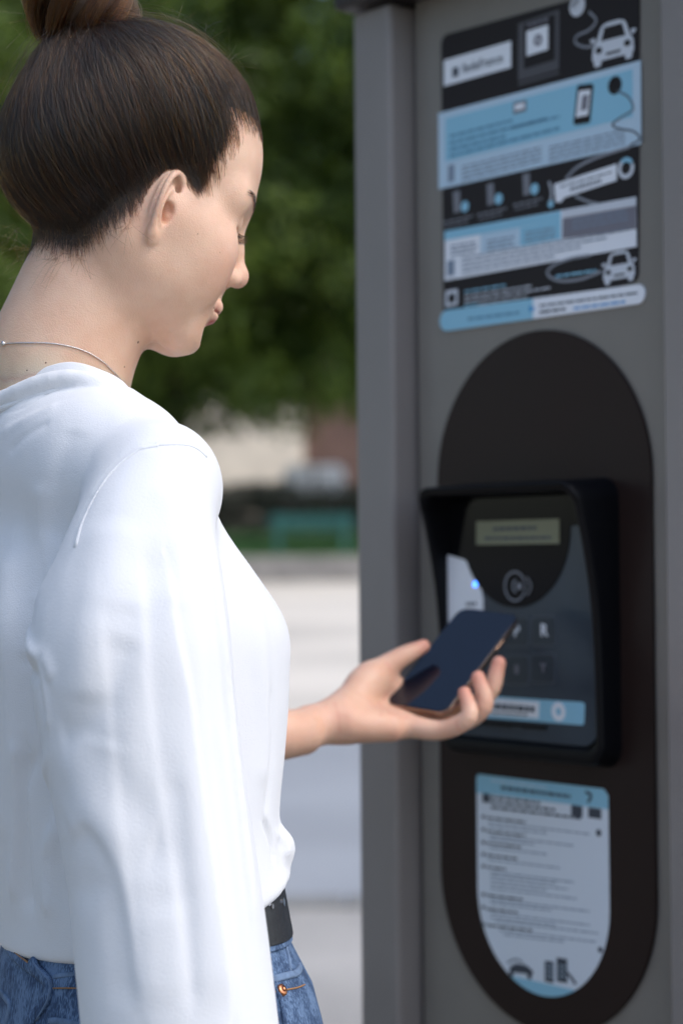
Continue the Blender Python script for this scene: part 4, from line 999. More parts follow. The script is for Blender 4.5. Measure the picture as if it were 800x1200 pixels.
def fold_displace(o, folds, sd, y0=1.2, y1=1.75):
    me = o.data; n = len(me.vertices)
    v = np.empty(n * 3, f32); me.vertices.foreach_get('co', v); v = v.reshape(-1, 3)
    M = np.array(o.matrix_basis, f32)
    nr = np.empty(n * 3, f32); me.vertices.foreach_get('normal', nr); nr = nr.reshape(-1, 3)
    w = v.copy(); disp = np.zeros(n, f32); cn = np.array(CAM, f32)
    for px, w1, w2, amp in folds:
        pts = np.array([march(sd, x, y, y0, y1) for x, y in px], f32)
        pts, _ = crom(pts, np.zeros(len(pts)), 4); pts = pts.astype(f32)
        L = len(pts); best = np.full(n, 1e9, f32); side = np.zeros(n, f32); par = np.zeros(n, f32)
        lo, hi = pts.min(0) - .06, pts.max(0) + .06
        idx = np.where(((w > lo) & (w < hi)).all(1))[0]; q = w[idx]
        bb = best[idx]; ss = side[idx]; tt = par[idx]
        for i in range(L - 1):
            a, b = pts[i], pts[i + 1]; ba = b - a; h = np.clip(((q - a) @ ba) / (ba @ ba + 1e-12), 0, 1)
            e = q - a - h[:, None] * ba; dd = ln(e); lat = np.cross(ba, (a - cn)); lat /= np.linalg.norm(lat) + 1e-9
            m = dd < bb; bb = np.where(m, dd, bb); ss = np.where(m, e @ lat, ss); tt = np.where(m, (i + h) / (L - 1), tt)
        ww = np.where(ss > 0, w1, w2)
        fade = sstep(0, .12, tt) * sstep(1, .88, tt)
        disp[idx] += amp * np.exp(-(bb / ww) ** 2) * (.25 + .75 * fade)
    return v, nr, w, disp
# ================================================================== left forearm and hand, phone
def hp(px, py, Y): return tuple(P(px, py, Y))
HW = hp(396, 843, 1.845)
def sd_hand(p):
    k = .010
    el = tuple(Vector(HW) + (Vector(ELF) - Vector(HW)) * .9)
    d = poly(p, [HW, hp(362, 852, 1.828), hp(330, 861, 1.808), el], [.0190, .0205, .0232, .034], n=3)
    m4 = [hp(466, 848, 1.856), hp(468, 844, 1.880), hp(466, 834, 1.905), hp(464, 820, 1.925)]
    palm = cone(p, hp(412, 846, 1.845), m4[0], .0170, .0125)
    palm = smin(palm, cone(p, hp(412, 844, 1.855), m4[1], .0165, .0125), k)
    palm = smin(palm, cone(p, hp(412, 840, 1.865), m4[2], .0160, .0120), k)
    palm = smin(palm, cone(p, hp(414, 834, 1.872), m4[3], .0150, .0115), k)
    palm = smin(palm, cone(p, hp(410, 849, 1.834), hp(458, 853, 1.842), .0150, .0120), .014)
    palm = smin(palm, cone(p, hp(406, 826, 1.860), hp(432, 796, 1.880), .0165, .0130), .014)
    palm = smin(palm, cone(p, HW, hp(414, 842, 1.855), .0185, .0170), .012)
    d = smin(d, palm, .012)
    th = poly(p, [hp(424, 802, 1.876), hp(446, 783, 1.890), hp(474, 768, 1.898), hp(496, 757, 1.905)], [.0128, .0104, .0094, .0064], n=4)
    d = smin(d, th, .012)
    d = smin(d, cone(p, hp(436, 800, 1.885), hp(468, 806, 1.905), .0085, .0085), .02)      # web of the thumb
    fs = [([hp(466, 848, 1.856), hp(516, 856, 1.838), hp(549, 840, 1.824), hp(544, 812, 1.834)], [.0120, .0090, .0082, .0062]),
          ([m4[1], hp(528, 850, 1.862), hp(566, 828, 1.846), hp(560, 794, 1.852)], [.0122, .0094, .0088, .0066]),
          ([m4[2], hp(532, 838, 1.888), hp(572, 812, 1.870), hp(584, 777, 1.870)], [.0122, .0094, .0088, .0068]),
          ([m4[3], hp(516, 810, 1.958), hp(546, 790, 1.972), hp(566, 770, 1.980)], [.0115, .0090, .0084, .0066])]
    fg = None
    for a, r in fs:
        f = poly(p, a, r, n=5)
        fg = f if fg is None else np.minimum(fg, f)
    d = smin(d, fg, .007)
    # keep clear of the underside of the phone
    return d
PB_L, PB_R, PT_L = Vector(P(451, 826, 1.882)), Vector(P(528, 829, 1.845)), Vector(P(538, 717, 1.965))
_w = (PB_R - PB_L); _l = (PT_L - PB_L); _w = (_w - _l * (_w.dot(_l) / _l.dot(_l)))
PH_W, PH_L = .0715, .1465
_wn, _ln = _w.normalized(), _l.normalized(); _nn = _wn.cross(_ln)
def build_phone():
    C = PB_L + _wn * PH_W / 2 + _ln * PH_L / 2 + _nn * .003
    ph = empty('phone', (0, 0, 0), label='gold edged black smartphone lying in the outstretched palm', cat='phone')
    ph.location = C - _nn * .008
    def rr(w, l, r, off, n=7):
        out = []
        for cx, cy, a0 in ((w / 2 - r, l / 2 - r, 0), (-w / 2 + r, l / 2 - r, 90), (-w / 2 + r, -l / 2 + r, 180), (w / 2 - r, -l / 2 + r, 270)):
            for i in range(n):
                a = math.radians(a0 + 90 * i / (n - 1)); out.append(C + _wn * (cx + r * math.cos(a)) + _ln * (cy + r * math.sin(a)) + _nn * off)
        return out
    def lay(levels, name, mt, sm=True):
        vs = []; fs = []
        for w, l, r, o in levels: vs += rr(w, l, r, o)
        n = 28; fs = [(k * n + i, k * n + (i + 1) % n, (k + 1) * n + (i + 1) % n, (k + 1) * n + i) for k in range(len(levels) - 1) for i in range(n)]
        fs += [list(range(n))[::-1], [(len(levels) - 1) * n + i for i in range(n)]]
        return mesh_py(name, vs, fs, mt, ph)
    e = .0012
    lay([(PH_W - .004, PH_L - .004, .0095, -.0078), (PH_W - e, PH_L - e, .011, -.0070), (PH_W, PH_L, .0115, -.0058), (PH_W, PH_L, .0115, -.0018), (PH_W - .0006, PH_L - .0006, .0112, -.0010)], 'case_frame', mat('rose_gold_metal', (.50, .40, .34), .30, 1))
    lay([(PH_W - .0012, PH_L - .0012, .0105, -.0012), (PH_W - .0012, PH_L - .0012, .0105, -.0004), (PH_W - .0026, PH_L - .0026, .0100, 0)], 'screen_glass', mat('phone_glass', (.003, .006, .014), .03, spec=.42))
    m = MB()
    for sx in (-1, 1):
        for i in range(5):
            c = C + _wn * (sx * (.012 + .003 * i)) - _ln * (PH_L / 2 + .00005) - _nn * .0038
            m.tube([c + _ln * .0004, c - _ln * .0002], .0007, 6)
    m.build('speaker_hole', mat('dark_hole', (.01, .01, .01), .6), ph)
    m = MB(); c = C + _wn * (PH_W / 2) + _ln * .03 - _nn * .0038
    m.box(c - _ln * .007 - _nn * .0012, _wn * .0006, _ln * .014, _nn * .0024); m.build('side_button', MATS['rose_gold_metal'], ph)
    return ph
phone = build_phone()
# ================================================================== skin, face details, body mesh
def skin_mat():
    m = bpy.data.materials.new('skin'); m.use_nodes = True; N = m.node_tree.nodes; L = m.node_tree.links; b = N['Principled BSDF']
    tc = N.new('ShaderNodeTexCoord'); at = N.new('ShaderNodeAttribute'); at.attribute_name = 'tone'; sp = N.new('ShaderNodeSeparateColor'); L.new(at.outputs['Color'], sp.inputs[0])
    n = N.new('ShaderNodeTexNoise'); n.inputs['Scale'].default_value = 28; n.inputs['Detail'].default_value = 5; L.new(tc.outputs['Object'], n.inputs['Vector'])
    r = N.new('ShaderNodeValToRGB'); r.color_ramp.elements[0].position = .32; r.color_ramp.elements[1].position = .68
    r.color_ramp.elements[0].color = (.69, .420, .285, 1); r.color_ramp.elements[1].color = (.79, .530, .380, 1); L.new(n.outputs[0], r.inputs[0])
    def mix(fac, a, col):
        x = N.new('ShaderNodeMix'); x.data_type = 'RGBA'; L.new(fac, x.inputs['Factor']); L.new(a, x.inputs['A']); x.inputs['B'].default_value = (*col, 1); return x.outputs['Result']
    c = mix(sp.outputs[1], r.outputs[0], (.62, .22, .16)); c = mix(sp.outputs[0], c, (.42, .115, .10)); c = mix(sp.outputs[2], c, (.10, .065, .05))
    L.new(c, b.inputs['Base Color']); b.inputs['Roughness'].default_value = .46; b.inputs['Specular IOR Level'].default_value = .42
    b.inputs['Subsurface Weight'].default_value = .35; b.inputs['Subsurface Radius'].default_value = (1, .36, .2); b.inputs['Subsurface Scale'].default_value = .0045
    v = N.new('ShaderNodeTexVoronoi'); v.inputs['Scale'].default_value = 900; L.new(tc.outputs['Object'], v.inputs['Vector'])
    n2 = N.new('ShaderNodeTexNoise'); n2.inputs['Scale'].default_value = 260; n2.inputs['Detail'].default_value = 4; L.new(tc.outputs['Object'], n2.inputs['Vector'])
    a = N.new('ShaderNodeMath'); a.operation = 'ADD'; L.new(v.outputs[0], a.inputs[0]); L.new(n2.outputs[0], a.inputs[1])
    bp = N.new('ShaderNodeBump'); bp.inputs['Distance'].default_value = .00025; bp.inputs['Strength'].default_value = .8; L.new(a.outputs[0], bp.inputs['Height']); L.new(bp.outputs[0], b.inputs['Normal'])
    return m
M_skin = skin_mat()
c = HCn
vh, qh = surfnet(sd_head, c - A(.20, .16, .30), c + A(.14, .18, .16), .0016)
_b = Vector(P(470, 820, 1.88))
va, qa = surfnet(sd_hand, tuple(_b - Vector((.30, .20, .10))), tuple(_b + Vector((.13, .14, .085))), .0013)
# trunk and the hidden right arm, its hand below the cuff
RWR = Vector(wp(228, 1400, 1.335))
def sd_trunk(p):
    d, z = sd_loft(p, TOR); d = d + .020; d = smax(d, p[:, 2] - 1.40, .03)
    d = smin(d, poly(p, NECK[1:], [.046, .049, .055], .03), .03)
    d = smin(d, cone(p, wp(84, 500, 1.51), wp(182, 572, 1.405), .030, .036), .03)
    d = smin(d, poly(p, [wp(182, 575, 1.400), wp(165, 860, 1.372), tuple(RWR)], [.040, .036, .024], .02), .02)
    d = smin(d, poly(p, [wp(84, 500, 1.58), tuple(SHF + Vector((0, 0, -.05))), tuple(ELF), tuple(ELF.lerp(WRF, .5))], [.030, .036, .034, .028], .02), .02)
    w = RWR; k = None
    for i, (a, l) in enumerate(((-.026, .078), (-.009, .088), (.009, .085), (.024, .070))):
        o = w + Vector((a * .9, a * .3, -.085)); f = poly(p, [tuple(w + Vector((a * .5, a * .2, -.02))), tuple(o), tuple(o + Vector((.010, 0, -l * .55))), tuple(o + Vector((.004, .004, -l)))], [.014, .0105, .0085, .0062])
        k = f if k is None else np.minimum(k, f)
    k = np.minimum(k, poly(p, [tuple(w + Vector((.01, 0, -.03))), tuple(w + Vector((.042, .008, -.065))), tuple(w + Vector((.050, .008, -.105)))], [.013, .0105, .0075]))
    return smin(d, k, .012)
vt, qt = surfnet(sd_trunk, (-.42, 1.18, .64), (.0, 1.90, 1.47), .006)
vv = np.concatenate([vh, va, vt]); qq = np.concatenate([qh, qa + len(vh), qt + len(vh) + len(va)])
body = mesh_np('body', vv, qq, M_skin, person)
q = to_head(vv); m_ = mir(q)
tone = np.zeros((len(vv), 4), f32); tone[:, 3] = 1
lipd = np.minimum(poly(m_, [(.0965, .000, -.0460), (.0935, .009, -.0465), (.0820, .024, -.0520)], [.0042, .0040, .0015]), poly(m_, [(.0945, .000, -.0565), (.0915, .009, -.0560), (.0815, .023, -.0525)], [.0052, .0048, .0015]))
tone[:, 0] = sstep(.0022, .0004, lipd)
tone[:, 1] = .38 * np.exp(-(ln(m_ - A(.075, .040, -.022)) / .022) ** 2) + .10 * np.exp(-(ln(m_ - A(.009, .068, -.0105)) / .020) ** 2) + .3 * np.exp(-(ln(m_ - A(.105, 0, -.015)) / .010) ** 2)
tips = [P(544, 812, 1.834), P(560, 794, 1.852), P(584, 777, 1.870), P(566, 770, 1.98), P(496, 757, 1.905)]
for t_ in tips: tone[:, 1] = np.maximum(tone[:, 1], .75 * np.exp(-(ln(vv - A(*t_)) / .017) ** 2))
for t_ in (P(430, 800, 1.88), P(440, 852, 1.845), P(548, 842, 1.83), P(566, 828, 1.846)): tone[:, 1] = np.maximum(tone[:, 1], .35 * np.exp(-(ln(vv - A(*t_)) / .018) ** 2))
_h = np.zeros(len(vv), bool); _h[len(vh):len(vh) + len(va)] = True; tone[_h, 1] = np.maximum(tone[_h, 1], .16 + .12 * vnoise(vv[_h], 60.0))
near = ln(q - A(0, 0, .03)) < .15
hi_ = hair_in(q[near]); tone[near, 2] = np.maximum(tone[near, 2], .35 * sstep(-.018, .008, hi_) * (.75 + .25 * vnoise(vv[near] * 1, 420.0)))
lid = poly(m_, [(.0812, .020, .0062), (.0835, .031, .0050), (.076, .044, .0072)], [.0006] * 3)
tone[:, 2] = np.maximum(tone[:, 2], .8 * sstep(.0014, .0002, lid))
for px_ in ([(474, 786), (458, 800), (450, 818), (446, 838)], [(492, 838), (474, 842), (456, 836), (444, 824)], [(392, 824), (397, 840), (398, 856)], [(534, 846), (538, 856)], [(452, 776), (458, 786)]):
    cr = [tuple(march(sd_hand, x, y, 1.7, 2.1)) for x, y in px_]; cd_ = poly(vv, cr, [.0005] * len(cr)); tone[:, 1] = np.maximum(tone[:, 1], .42 * np.exp(-(cd_ / .0022) ** 2))
ca = body.data.color_attributes.new('tone', 'FLOAT_COLOR', 'POINT'); ca.data.foreach_set('color', tone.ravel())
# brows and lashes
g = np.random.default_rng(21); cu = []; nbrow = 0
for s in (-1, 1):
    for i in range(150):
        u = g.random(); x = .0925 - .020 * u ** 1.6; y = (.012 + .036 * u); z = .0335 + .004 * math.sin(u * 2.6) + g.normal() * .0014
        o = np.array([x, s * y, z]); t = np.linspace(0, 1, 6)[:, None]
        d = np.array([-.25 - .5 * u, s * (.7 + .3 * u), .45 - .7 * u]); d /= np.linalg.norm(d)
        pts = o + t * d * .0075; cu.append((pts, .00008)); nbrow += 1
    for i in range(80):
        u = g.random(); o = np.array([.0815 - .0055 * abs(u - .25) ** 1.3 * 1.2 + .0022, s * (.020 + .024 * u), .0060 - .0008 * math.sin(u * 3)])
        d = np.array([.95, s * (.12 + .45 * u), -.55]); d /= np.linalg.norm(d); t = np.linspace(0, 1, 6)[:, None]
        cu.append((o + t * d * .0110 * (.7 + .3 * g.random()) + t ** 2 * np.array([0, 0, .0038]), .000075))
pts = np.array([a for a, b in cu]); isb = np.array([b == .00008 for a, b in cu]); fl = pts[isb].reshape(-1, 3).astype(f32)
for _ in range(3): fl = fl - grad(sd_face, fl, .001) * (sd_face(fl) - .0006)[:, None]
pts[isb] = fl.reshape(-1, 6, 3); rad = np.array([[b, b, b, b * .9, b * .6, b * .2] for a, b in cu])
curves_obj('lashes_and_brows', from_head(pts.reshape(-1, 3)).reshape(pts.shape), rad, hair_shader('lash_hair', 1.0, .1), body)
mm = mat('mole_brown', (.16, .06, .04), .6)
for x, y, r in ((162, 401, .0013), (146, 430, .0008), (232, 274, .0005), (54, 425, .0008), (32, 434, .0007), (258, 296, .0004)):
    p = march(sd_head, x, y, 1.36, 1.62); nn = grad(sd_head, p)[0]; bm = bmesh.new(); bmesh.ops.create_uvsphere(bm, u_segments=10, v_segments=6, radius=r)
    for w_ in bm.verts: w_.co = Vector(p) + w_.co - Vector(nn) * r * .55
    me = bpy.data.meshes.new('mole'); bm.to_mesh(me); bm.free(); link('mole', me, mm, body, True)
# necklace
cp = [march(sd_head, x, y, 1.36, 1.70) for x, y in [(-14, 405), (6, 403), (34, 402), (66, 403), (96, 410), (118, 422), (134, 437), (146, 452)]]
npt = [Vector(a) + Vector(grad(sd_head, a)[0]) * .0006 for a in cp]
cc_, _ = crom(npt, [0] * len(npt), 10); m = MB(); m.tube(cc_, .00055, 6); neck = m.build('necklace', mat('silver_chain', (.75, .72, .70), .25, 1, bump=.0004, bscale=1800), person, True)
bm = bmesh.new(); bmesh.ops.create_uvsphere(bm, u_segments=12, v_segments=8, radius=.0019); b0 = Vector(cp[1]) + Vector(grad(sd_head, cp[1])[0]) * .0014
for w_ in bm.verts: w_.co += b0
me = bpy.data.meshes.new('bead'); bm.to_mesh(me); bm.free(); link('bead', me, MATS['silver_chain'], neck, True)

# ================================================================== the top as cloth
def cotton():
    m = bpy.data.materials.new('white_cotton'); m.use_nodes = True; N = m.node_tree.nodes; L = m.node_tree.links; b = N['Principled BSDF']
    tc = N.new('ShaderNodeTexCoord'); b.inputs['Base Color'].default_value = (.72, .725, .74, 1); b.inputs['Roughness'].default_value = .85; b.inputs['Sheen Weight'].default_value = .25; b.inputs['Specular IOR Level'].default_value = .2
    b.inputs['Subsurface Weight'].default_value = .25; b.inputs['Subsurface Radius'].default_value = (1, 1, 1); b.inputs['Subsurface Scale'].default_value = .004
    n = N.new('ShaderNodeTexNoise'); n.inputs['Scale'].default_value = 900; n.inputs['Detail'].default_value = 2; n2 = N.new('ShaderNodeTexNoise'); n2.inputs['Scale'].default_value = 38; n2.inputs['Detail'].default_value = 5
    mp = N.new('ShaderNodeMapping'); mp.inputs['Scale'].default_value = (1, 1, .5); L.new(tc.outputs['Object'], mp.inputs[0])
    L.new(tc.outputs['Object'], n.inputs['Vector']); L.new(mp.outputs[0], n2.inputs['Vector'])
    x = N.new('ShaderNodeMath'); x.operation = 'MULTIPLY_ADD'; x.inputs[1].default_value = 1.3; L.new(n2.outputs[0], x.inputs[0]); L.new(n.outputs[0], x.inputs[2])
    bp = N.new('ShaderNodeBump'); bp.inputs['Distance'].default_value = .0005; bp.inputs['Strength'].default_value = .7; L.new(x.outputs[0], bp.inputs['Height']); L.new(bp.outputs[0], b.inputs['Normal']); return m
M_cot = cotton()
top = sdf_obj('long_sleeved_top', sd_shirt, (-.42, 1.18, .80), (.02, 1.88, 1.50), .0026, M_cot, person)
def relax(o, mask_of, n):
    me = o.data; k = len(me.vertices); v = np.empty(k * 3, f32); me.vertices.foreach_get('co', v); v = v.reshape(-1, 3); m = mask_of(v)[:, None]
    e = np.empty(len(me.edges) * 2, np.int32); me.edges.foreach_get('vertices', e); a, b = e[::2], e[1::2]; deg = np.bincount(e, minlength=k)[:, None]
    for _ in range(n):
        s = np.stack([np.bincount(a, v[b, c], k) + np.bincount(b, v[a, c], k) for c in range(3)], 1) / deg; v = (v + (s - v) * m * .9).astype(f32)
    me.vertices.foreach_set('co', v.ravel()); me.update()
relax(top, lambda v: np.maximum(.0, sstep(.006, .001, np.abs(poly(v, SLT[:, :3], SLT[:, 3]))) * sstep(1.415, 1.39, v[:, 2])), 70)
v, nr, w, disp = fold_displace(top, FOLDS, lambda p: shirt_base(p)[0])
_rt = np.array(Euler((.35, .6, .4)).to_matrix(), f32); wr = (w * A(34, 34, 8)) @ _rt; wq = (w * A(70, 70, 26)) @ _rt
disp += .0009 * vnoise(wr, .55) + .0003 * vnoise(wr + 9, 1.2) + .0002 * vnoise(wq, 1.3)
v += nr * disp[:, None]; top.data.vertices.foreach_set('co', v.ravel()); top.data.update()

cl_ = COL_PTS; cc3 = sum((Vector(c) for c in cl_), Vector()) / len(cl_)
ext = [cl_[-1]] + cl_ + [cl_[0], cl_[1]]; sm, _ = crom(ext, [0] * len(ext), 9); sm = sm[9:-9 - 1]; sm = [Vector(a) for a in sm]
vs = []; ncol = len(sm)
for i, c_ in enumerate(sm):
    o_ = c_ - cc3; o_.z = 0; o_.normalize(); up = Vector((0, 0, 1)); wv = .0003 * math.sin(i * .31)
    prof = [(-.0022, -.016), (-.0020, -.004), (-.0012, .0008), (.0006, .0018), (.0026, .0010), (.0042, -.0035), (.0078, -.0110), (.0118, -.0185), (.0128, -.0205), (.0120, -.0225), (.0090, -.0240)]
    vs += [c_ + o_ * (a + wv) + up * (b + wv) for a, b in prof]
k_ = 11; fs = [(k_ * i + j, k_ * ((i + 1) % ncol) + j, k_ * ((i + 1) % ncol) + j + 1, k_ * i + j + 1) for i in range(ncol) for j in range(k_ - 1)]
collar = mesh_py('collar', vs, fs, M_cot, top, True); collar.modifiers.new('sub', 'SUBSURF').render_levels = 2
# ================================================================== jeans, belt, shoes
JT = np.array([[.66, -.150, 1.556, .176, .112], [.80, -.150, 1.556, .182, .122], [.88, -.149, 1.556, .180, .124], [.935, -.149, 1.556, .172, .121], [.965, -.151, 1.555, .162, .116],
               [.990, -.154, 1.555, .148, .106], [1.010, -.156, 1.555, .138, .0985], [1.052, -.157, 1.555, .134, .0955]], f32)
def hipf(p, T, lean=-.083):
    s = (p[:, 0] + .155) * TF[0] + (p[:, 1] - 1.555) * TF[1]; z = p[:, 2] - .0135 - lean * s
    g = [np.interp(z, T[:, 0], T[:, i]).astype(f32) for i in range(1, 5)]; dx, dy = p[:, 0] - g[0], p[:, 1] - g[1]
    f = dx * TF[0] + dy * TF[1]; r = dx * TR[0] + dy * TR[1]
    k0 = np.sqrt((f / g[3]) ** 2 + (r / g[2]) ** 2); k1 = np.sqrt((f / g[3] ** 2) ** 2 + (r / g[2] ** 2) ** 2) + 1e-6
    return k0 * (k0 - 1) / k1, z
def tw(f, r, z): return (-.150 + TF[0] * f + TR[0] * r, 1.556 + TF[1] * f + TR[1] * r, z)
def sd_jeans(p):
    d, z = hipf(p, JT); d = smax(d, z - 1.046, .004); d = smax(d, .74 - z, .05)
    d = smax(d, -(hipf(p, JT)[0] + .006 + np.maximum(1.02 - z, 0) * 2), .003)
    for r in (1, -1): d = smin(d, poly(p, [tw(0, .085 * r, .82), tw(.012, .090 * r, .50), tw(-.01, .095 * r, .12)], [.096, .068, .052], .03), .04)
    bk = ell(p, tw(-.075, .075, .845), (.075, .075, .085)); bk2 = ell(p, tw(-.075, -.075, .845), (.075, .075, .085))
    return smin(smin(d, bk, .05), bk2, .05)
def denim():
    m = bpy.data.materials.new('blue_denim'); m.use_nodes = True; N = m.node_tree.nodes; L = m.node_tree.links; b = N['Principled BSDF']
    tc = N.new('ShaderNodeTexCoord'); mp = N.new('ShaderNodeMapping'); mp.inputs['Rotation'].default_value = (.5, .3, .6); mp.inputs['Scale'].default_value = (1, 1, .25)
    L.new(tc.outputs['Object'], mp.inputs[0]); n = N.new('ShaderNodeTexNoise'); n.inputs['Scale'].default_value = 800; n.inputs['Detail'].default_value = 3; L.new(mp.outputs[0], n.inputs['Vector'])
    n2 = N.new('ShaderNodeTexNoise'); n2.inputs['Scale'].default_value = 45; n2.inputs['Detail'].default_value = 6; L.new(tc.outputs['Object'], n2.inputs['Vector'])
    x = N.new('ShaderNodeMath'); x.operation = 'MULTIPLY_ADD'; x.inputs[1].default_value = .8; L.new(n2.outputs[0], x.inputs[0]); L.new(n.outputs[0], x.inputs[2])
    r = N.new('ShaderNodeValToRGB'); r.color_ramp.elements[0].position = .65; r.color_ramp.elements[0].color = (.015, .033, .078, 1); r.color_ramp.elements[1].position = 1.15; r.color_ramp.elements[1].color = (.12, .19, .31, 1)
    r.color_ramp.elements[1].position = 1.0; e = r.color_ramp.elements.new(.86); e.color = (.040, .080, .160, 1)
    L.new(x.outputs[0], r.inputs[0]); L.new(r.outputs[0], b.inputs['Base Color']); b.inputs['Roughness'].default_value = .85
    bp = N.new('ShaderNodeBump'); bp.inputs['Distance'].default_value = .0006; L.new(x.outputs[0], bp.inputs['Height']); L.new(bp.outputs[0], b.inputs['Normal']); return m
M_denim = denim()
v, qf = surfnet(sd_jeans, (-.40, 1.24, .04), (.10, 1.86, 1.07), .0055)
jeans = mesh_np('jeans', v, qf, M_denim, person)
def ring(name, T, z0, z1, out, th, m, lean=-.083, par=None, n=96):
    vs = []
    for a in range(n):
        t = 2 * math.pi * a / n
        for zz, o in ((z0, out), (z0, out + th), (z1, out + th), (z1, out)):
            g = [float(np.interp(zz, T[:, 0], T[:, i])) for i in range(1, 5)]
            f = math.cos(t) * (g[3] + o); r = math.sin(t) * (g[2] + o); x = g[0] + TF[0] * f + TR[0] * r; y = g[1] + TF[1] * f + TR[1] * r
            s = (x + .155) * TF[0] + (y - 1.555) * TF[1]; vs.append((x, y, zz + .0135 + lean * s))
    fs = [(4 * a + k, 4 * a + (k + 1) % 4, 4 * ((a + 1) % n) + (k + 1) % 4, 4 * ((a + 1) % n) + k) for a in range(n) for k in range(4)]
    return bevel(mesh_py(name, vs, fs, m, par or person, smooth=False), .0008)
def strip(name, sd, px, w, th, m, par, out=0.0, y0=1.2, y1=1.75, seg=6, taper=True):
    """band of cloth or thread laid on a surface"""
    p = [Vector(march(sd, x, y, y0, y1)) for x, y in px]; c, _ = crom(p, [0] * len(p), seg); c = [Vector(a) for a in c]; vs = []
    for i, a in enumerate(c):
        n_ = Vector(grad(sd, a)[0]); e_ = min(1, i / 4, (len(c) - 1 - i) / 4) if taper else 1; a = a - n_ * .0016 * (1 - e_); t = (c[min(i + 1, len(c) - 1)] - c[max(i - 1, 0)]).normalized(); b = t.cross(n_).normalized()
        vs += [a - b * w / 2 + n_ * (out - .001), a - b * w / 2 + n_ * (out + th * .6), a - b * w * .3 + n_ * (out + th), a + b * w * .3 + n_ * (out + th), a + b * w / 2 + n_ * (out + th * .6), a + b * w / 2 + n_ * (out - .001)]
    n = len(c); fs = [(6 * i + k, 6 * i + (k + 1) % 6, 6 * (i + 1) + (k + 1) % 6, 6 * (i + 1) + k) for i in range(n - 1) for k in range(6)] + [tuple(range(6))[::-1], tuple(6 * (n - 1) + k for k in range(6))]
    return mesh_py(name, vs, fs, m, par, True)
SB = lambda p: shirt_base(p)[0]
SEAM = strip('shoulder_seam', SB, [(182, 518), (206, 516), (230, 520), (246, 533)], .0030, .0009, M_cot, top, out=-.0005)
SEAM2 = strip('armhole_seam', SB, [(186, 518), (172, 521), (158, 527), (132, 548), (112, 575), (97, 606), (88, 640)], .0034, .0009, M_cot, top, out=-.0005)
from mathutils.bvhtree import BVHTree
_vt = np.empty(len(top.data.vertices) * 3, f32); top.data.vertices.foreach_get('co', _vt); _vt = _vt.reshape(-1, 3)
_ft = np.empty(len(top.data.polygons) * 4, np.int32); top.data.polygons.foreach_get('vertices', _ft)
bv = BVHTree.FromPolygons(_vt.tolist(), _ft.reshape(-1, 4).tolist())
for o_ in (SEAM, SEAM2):
    vs_ = o_.data.vertices
    for i in range(0, len(vs_), 6):
        c_ = sum((vs_[i + j].co for j in range(6)), Vector()) / 6; loc, nn_, _, _ = bv.find_nearest(c_); dl = loc + nn_ * .0000 - c_
        for j in range(6): vs_[i + j].co += dl
M_thr = mat('copper_thread', (.30, .15, .06), .7); M_dlight = mat('worn_denim_edge', (.12, .18, .28), .85, var=.3, vscale=120, bump=.0004, bscale=900)
M_leather = mat('black_leather', (.014, .014, .016), .42, bump=.0003, bscale=420, var=.2, vscale=60); M_steel = mat('bright_steel', (.75, .76, .78), .2, 1); M_copper = mat('copper_rivet', (.62, .26, .13), .32, 1)
ring('waistband', JT, .998, 1.046, .0012, .0016, M_denim, par=jeans)
ring('waistband_edge', JT, 1.0425, 1.0470, .0024, .0012, M_dlight, par=jeans)
belt = ring('belt', JT, 1.002, 1.040, .0026, .0026, M_leather)
JB = lambda p: sd_jeans(p)
JB2 = lambda p: sd_jeans(p) - .0030 * sstep(.985, 1.0, p[:, 2])
BLT = lambda p: hipf(p, JT)[0] - .0060
for x, y in ((314, 1057), (318, 1062), (331, 1057)):
    p = march(BLT, x, y, 1.4, 1.7); nn = Vector(grad(BLT, p)[0]); m = MB(); m.tube([Vector(p) - nn * .001, Vector(p) + nn * .0014], .0030 if x != 318 else .0020, 12); m.build('eyelet', M_steel, belt, False)
strip('coin_pocket_edge', JB, [(325, 1093), (331, 1092), (337, 1094)], .0032, .0016, M_dlight, jeans)
strip('pocket_edge', JB, [(318, 1148), (334, 1144), (346, 1141), (350, 1137), (353, 1130)], .0055, .0018, M_dlight, jeans)
strip('pocket_seam', JB, [(318, 1163), (336, 1160), (350, 1157), (360, 1152)], .0012, .0012, M_thr, jeans)
strip('coin_pocket_side', JB, [(329, 1094), (336, 1116), (342, 1142)], .0026, .0018, M_dlight, jeans)
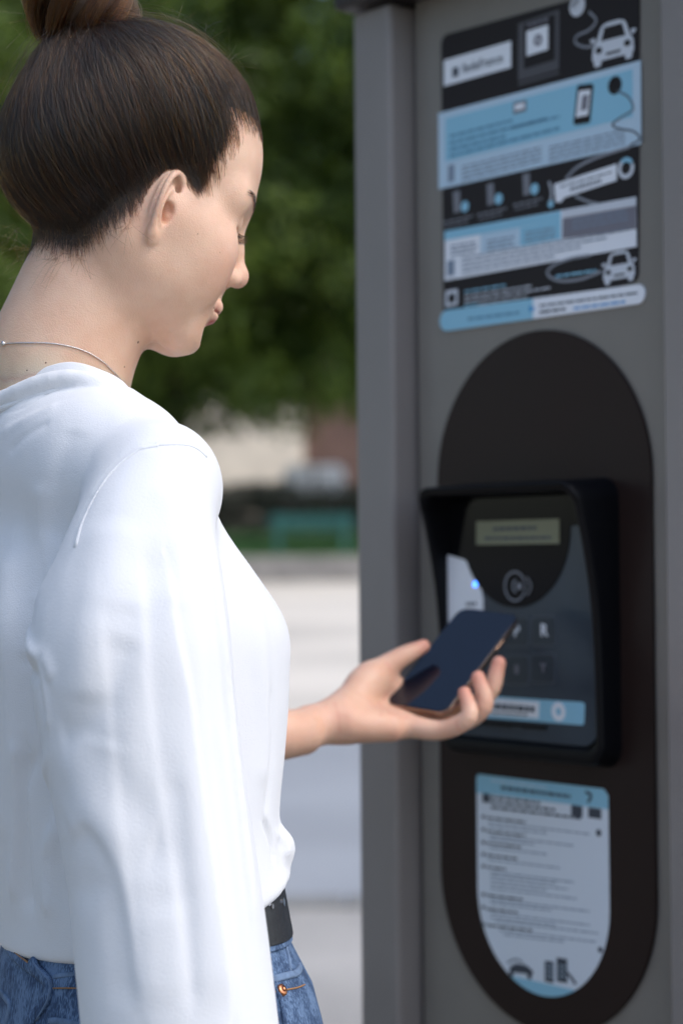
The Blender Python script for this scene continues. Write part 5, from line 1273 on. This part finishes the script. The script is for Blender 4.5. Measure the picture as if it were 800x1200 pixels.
strip('side_seam', JB, [(322, 1150), (330, 1180), (336, 1215)], .0040, .0020, M_denim, jeans)
for x, y, r in ((329, 1161, .0046), (333, 1101, .0026)):
    p = march(JB, x, y, 1.4, 1.7); nn = Vector(grad(JB, p)[0]); m = MB(); p = Vector(p); m.tube([p - nn * .001, p + nn * .0022, p + nn * .0030], [r, r, r * .8], 16); m.tube([p + nn * .0030, p + nn * .0044], [r * .45, r * .3], 12); m.build('rivet', M_copper, jeans, True)
strip('back_seam', JB2, [(6, 1106), (16, 1118), (34, 1134), (56, 1148)], .0075, .0012, M_denim, jeans)
strip('waist_seam_thread', JB2, [(8, 1106), (20, 1117), (38, 1131), (58, 1145)], .0010, .0016, M_thr, jeans)
strip('waist_seam', JB, [(58, 1146), (72, 1143), (92, 1141)], .0034, .0012, M_dlight, jeans)
strip('waist_seam_thread', JB, [(58, 1158), (74, 1158), (92, 1158)], .0010, .0016, M_thr, jeans)
strip('belt_loop', JB2, [(38, 1122), (39, 1128), (44, 1138), (57, 1152), (55, 1172), (40, 1192), (24, 1212)], .0095, .0024, M_denim, jeans)
strip('belt_loop_edge', JB2, [(42, 1123), (43, 1129), (49, 1136), (61, 1150), (59, 1172), (44, 1196)], .0012, .0032, M_dlight, jeans)
strip('back_pocket', JB, [(-4, 1156), (6, 1168), (12, 1178), (8, 1196), (2, 1215)], .0050, .0016, M_dlight, jeans)
strip('back_pocket', JB, [(56, 1196), (72, 1197), (96, 1202)], .0050, .0016, M_dlight, jeans)
def sd_shoe(p, r):
    o = tw(-.02, .095 * r, .0); h = tw(.17, .105 * r, .0)
    d = cone(p, (o[0], o[1], .050), (h[0], h[1], .040), .046, .040); d = smin(d, cone(p, (o[0], o[1], .05), (o[0], o[1], .10), .044, .048), .02); return smax(d, .004 - p[:, 2], .004)
for r in (1, -1):
    o = tw(.07, .1 * r, .05); sdf_obj('shoe', lambda p: sd_shoe(p, r), (o[0] - .2, o[1] - .2, -.02), (o[0] + .2, o[1] + .2, .18), .006, mat('white_leather_shoe', (.62, .61, .58), .5), person)
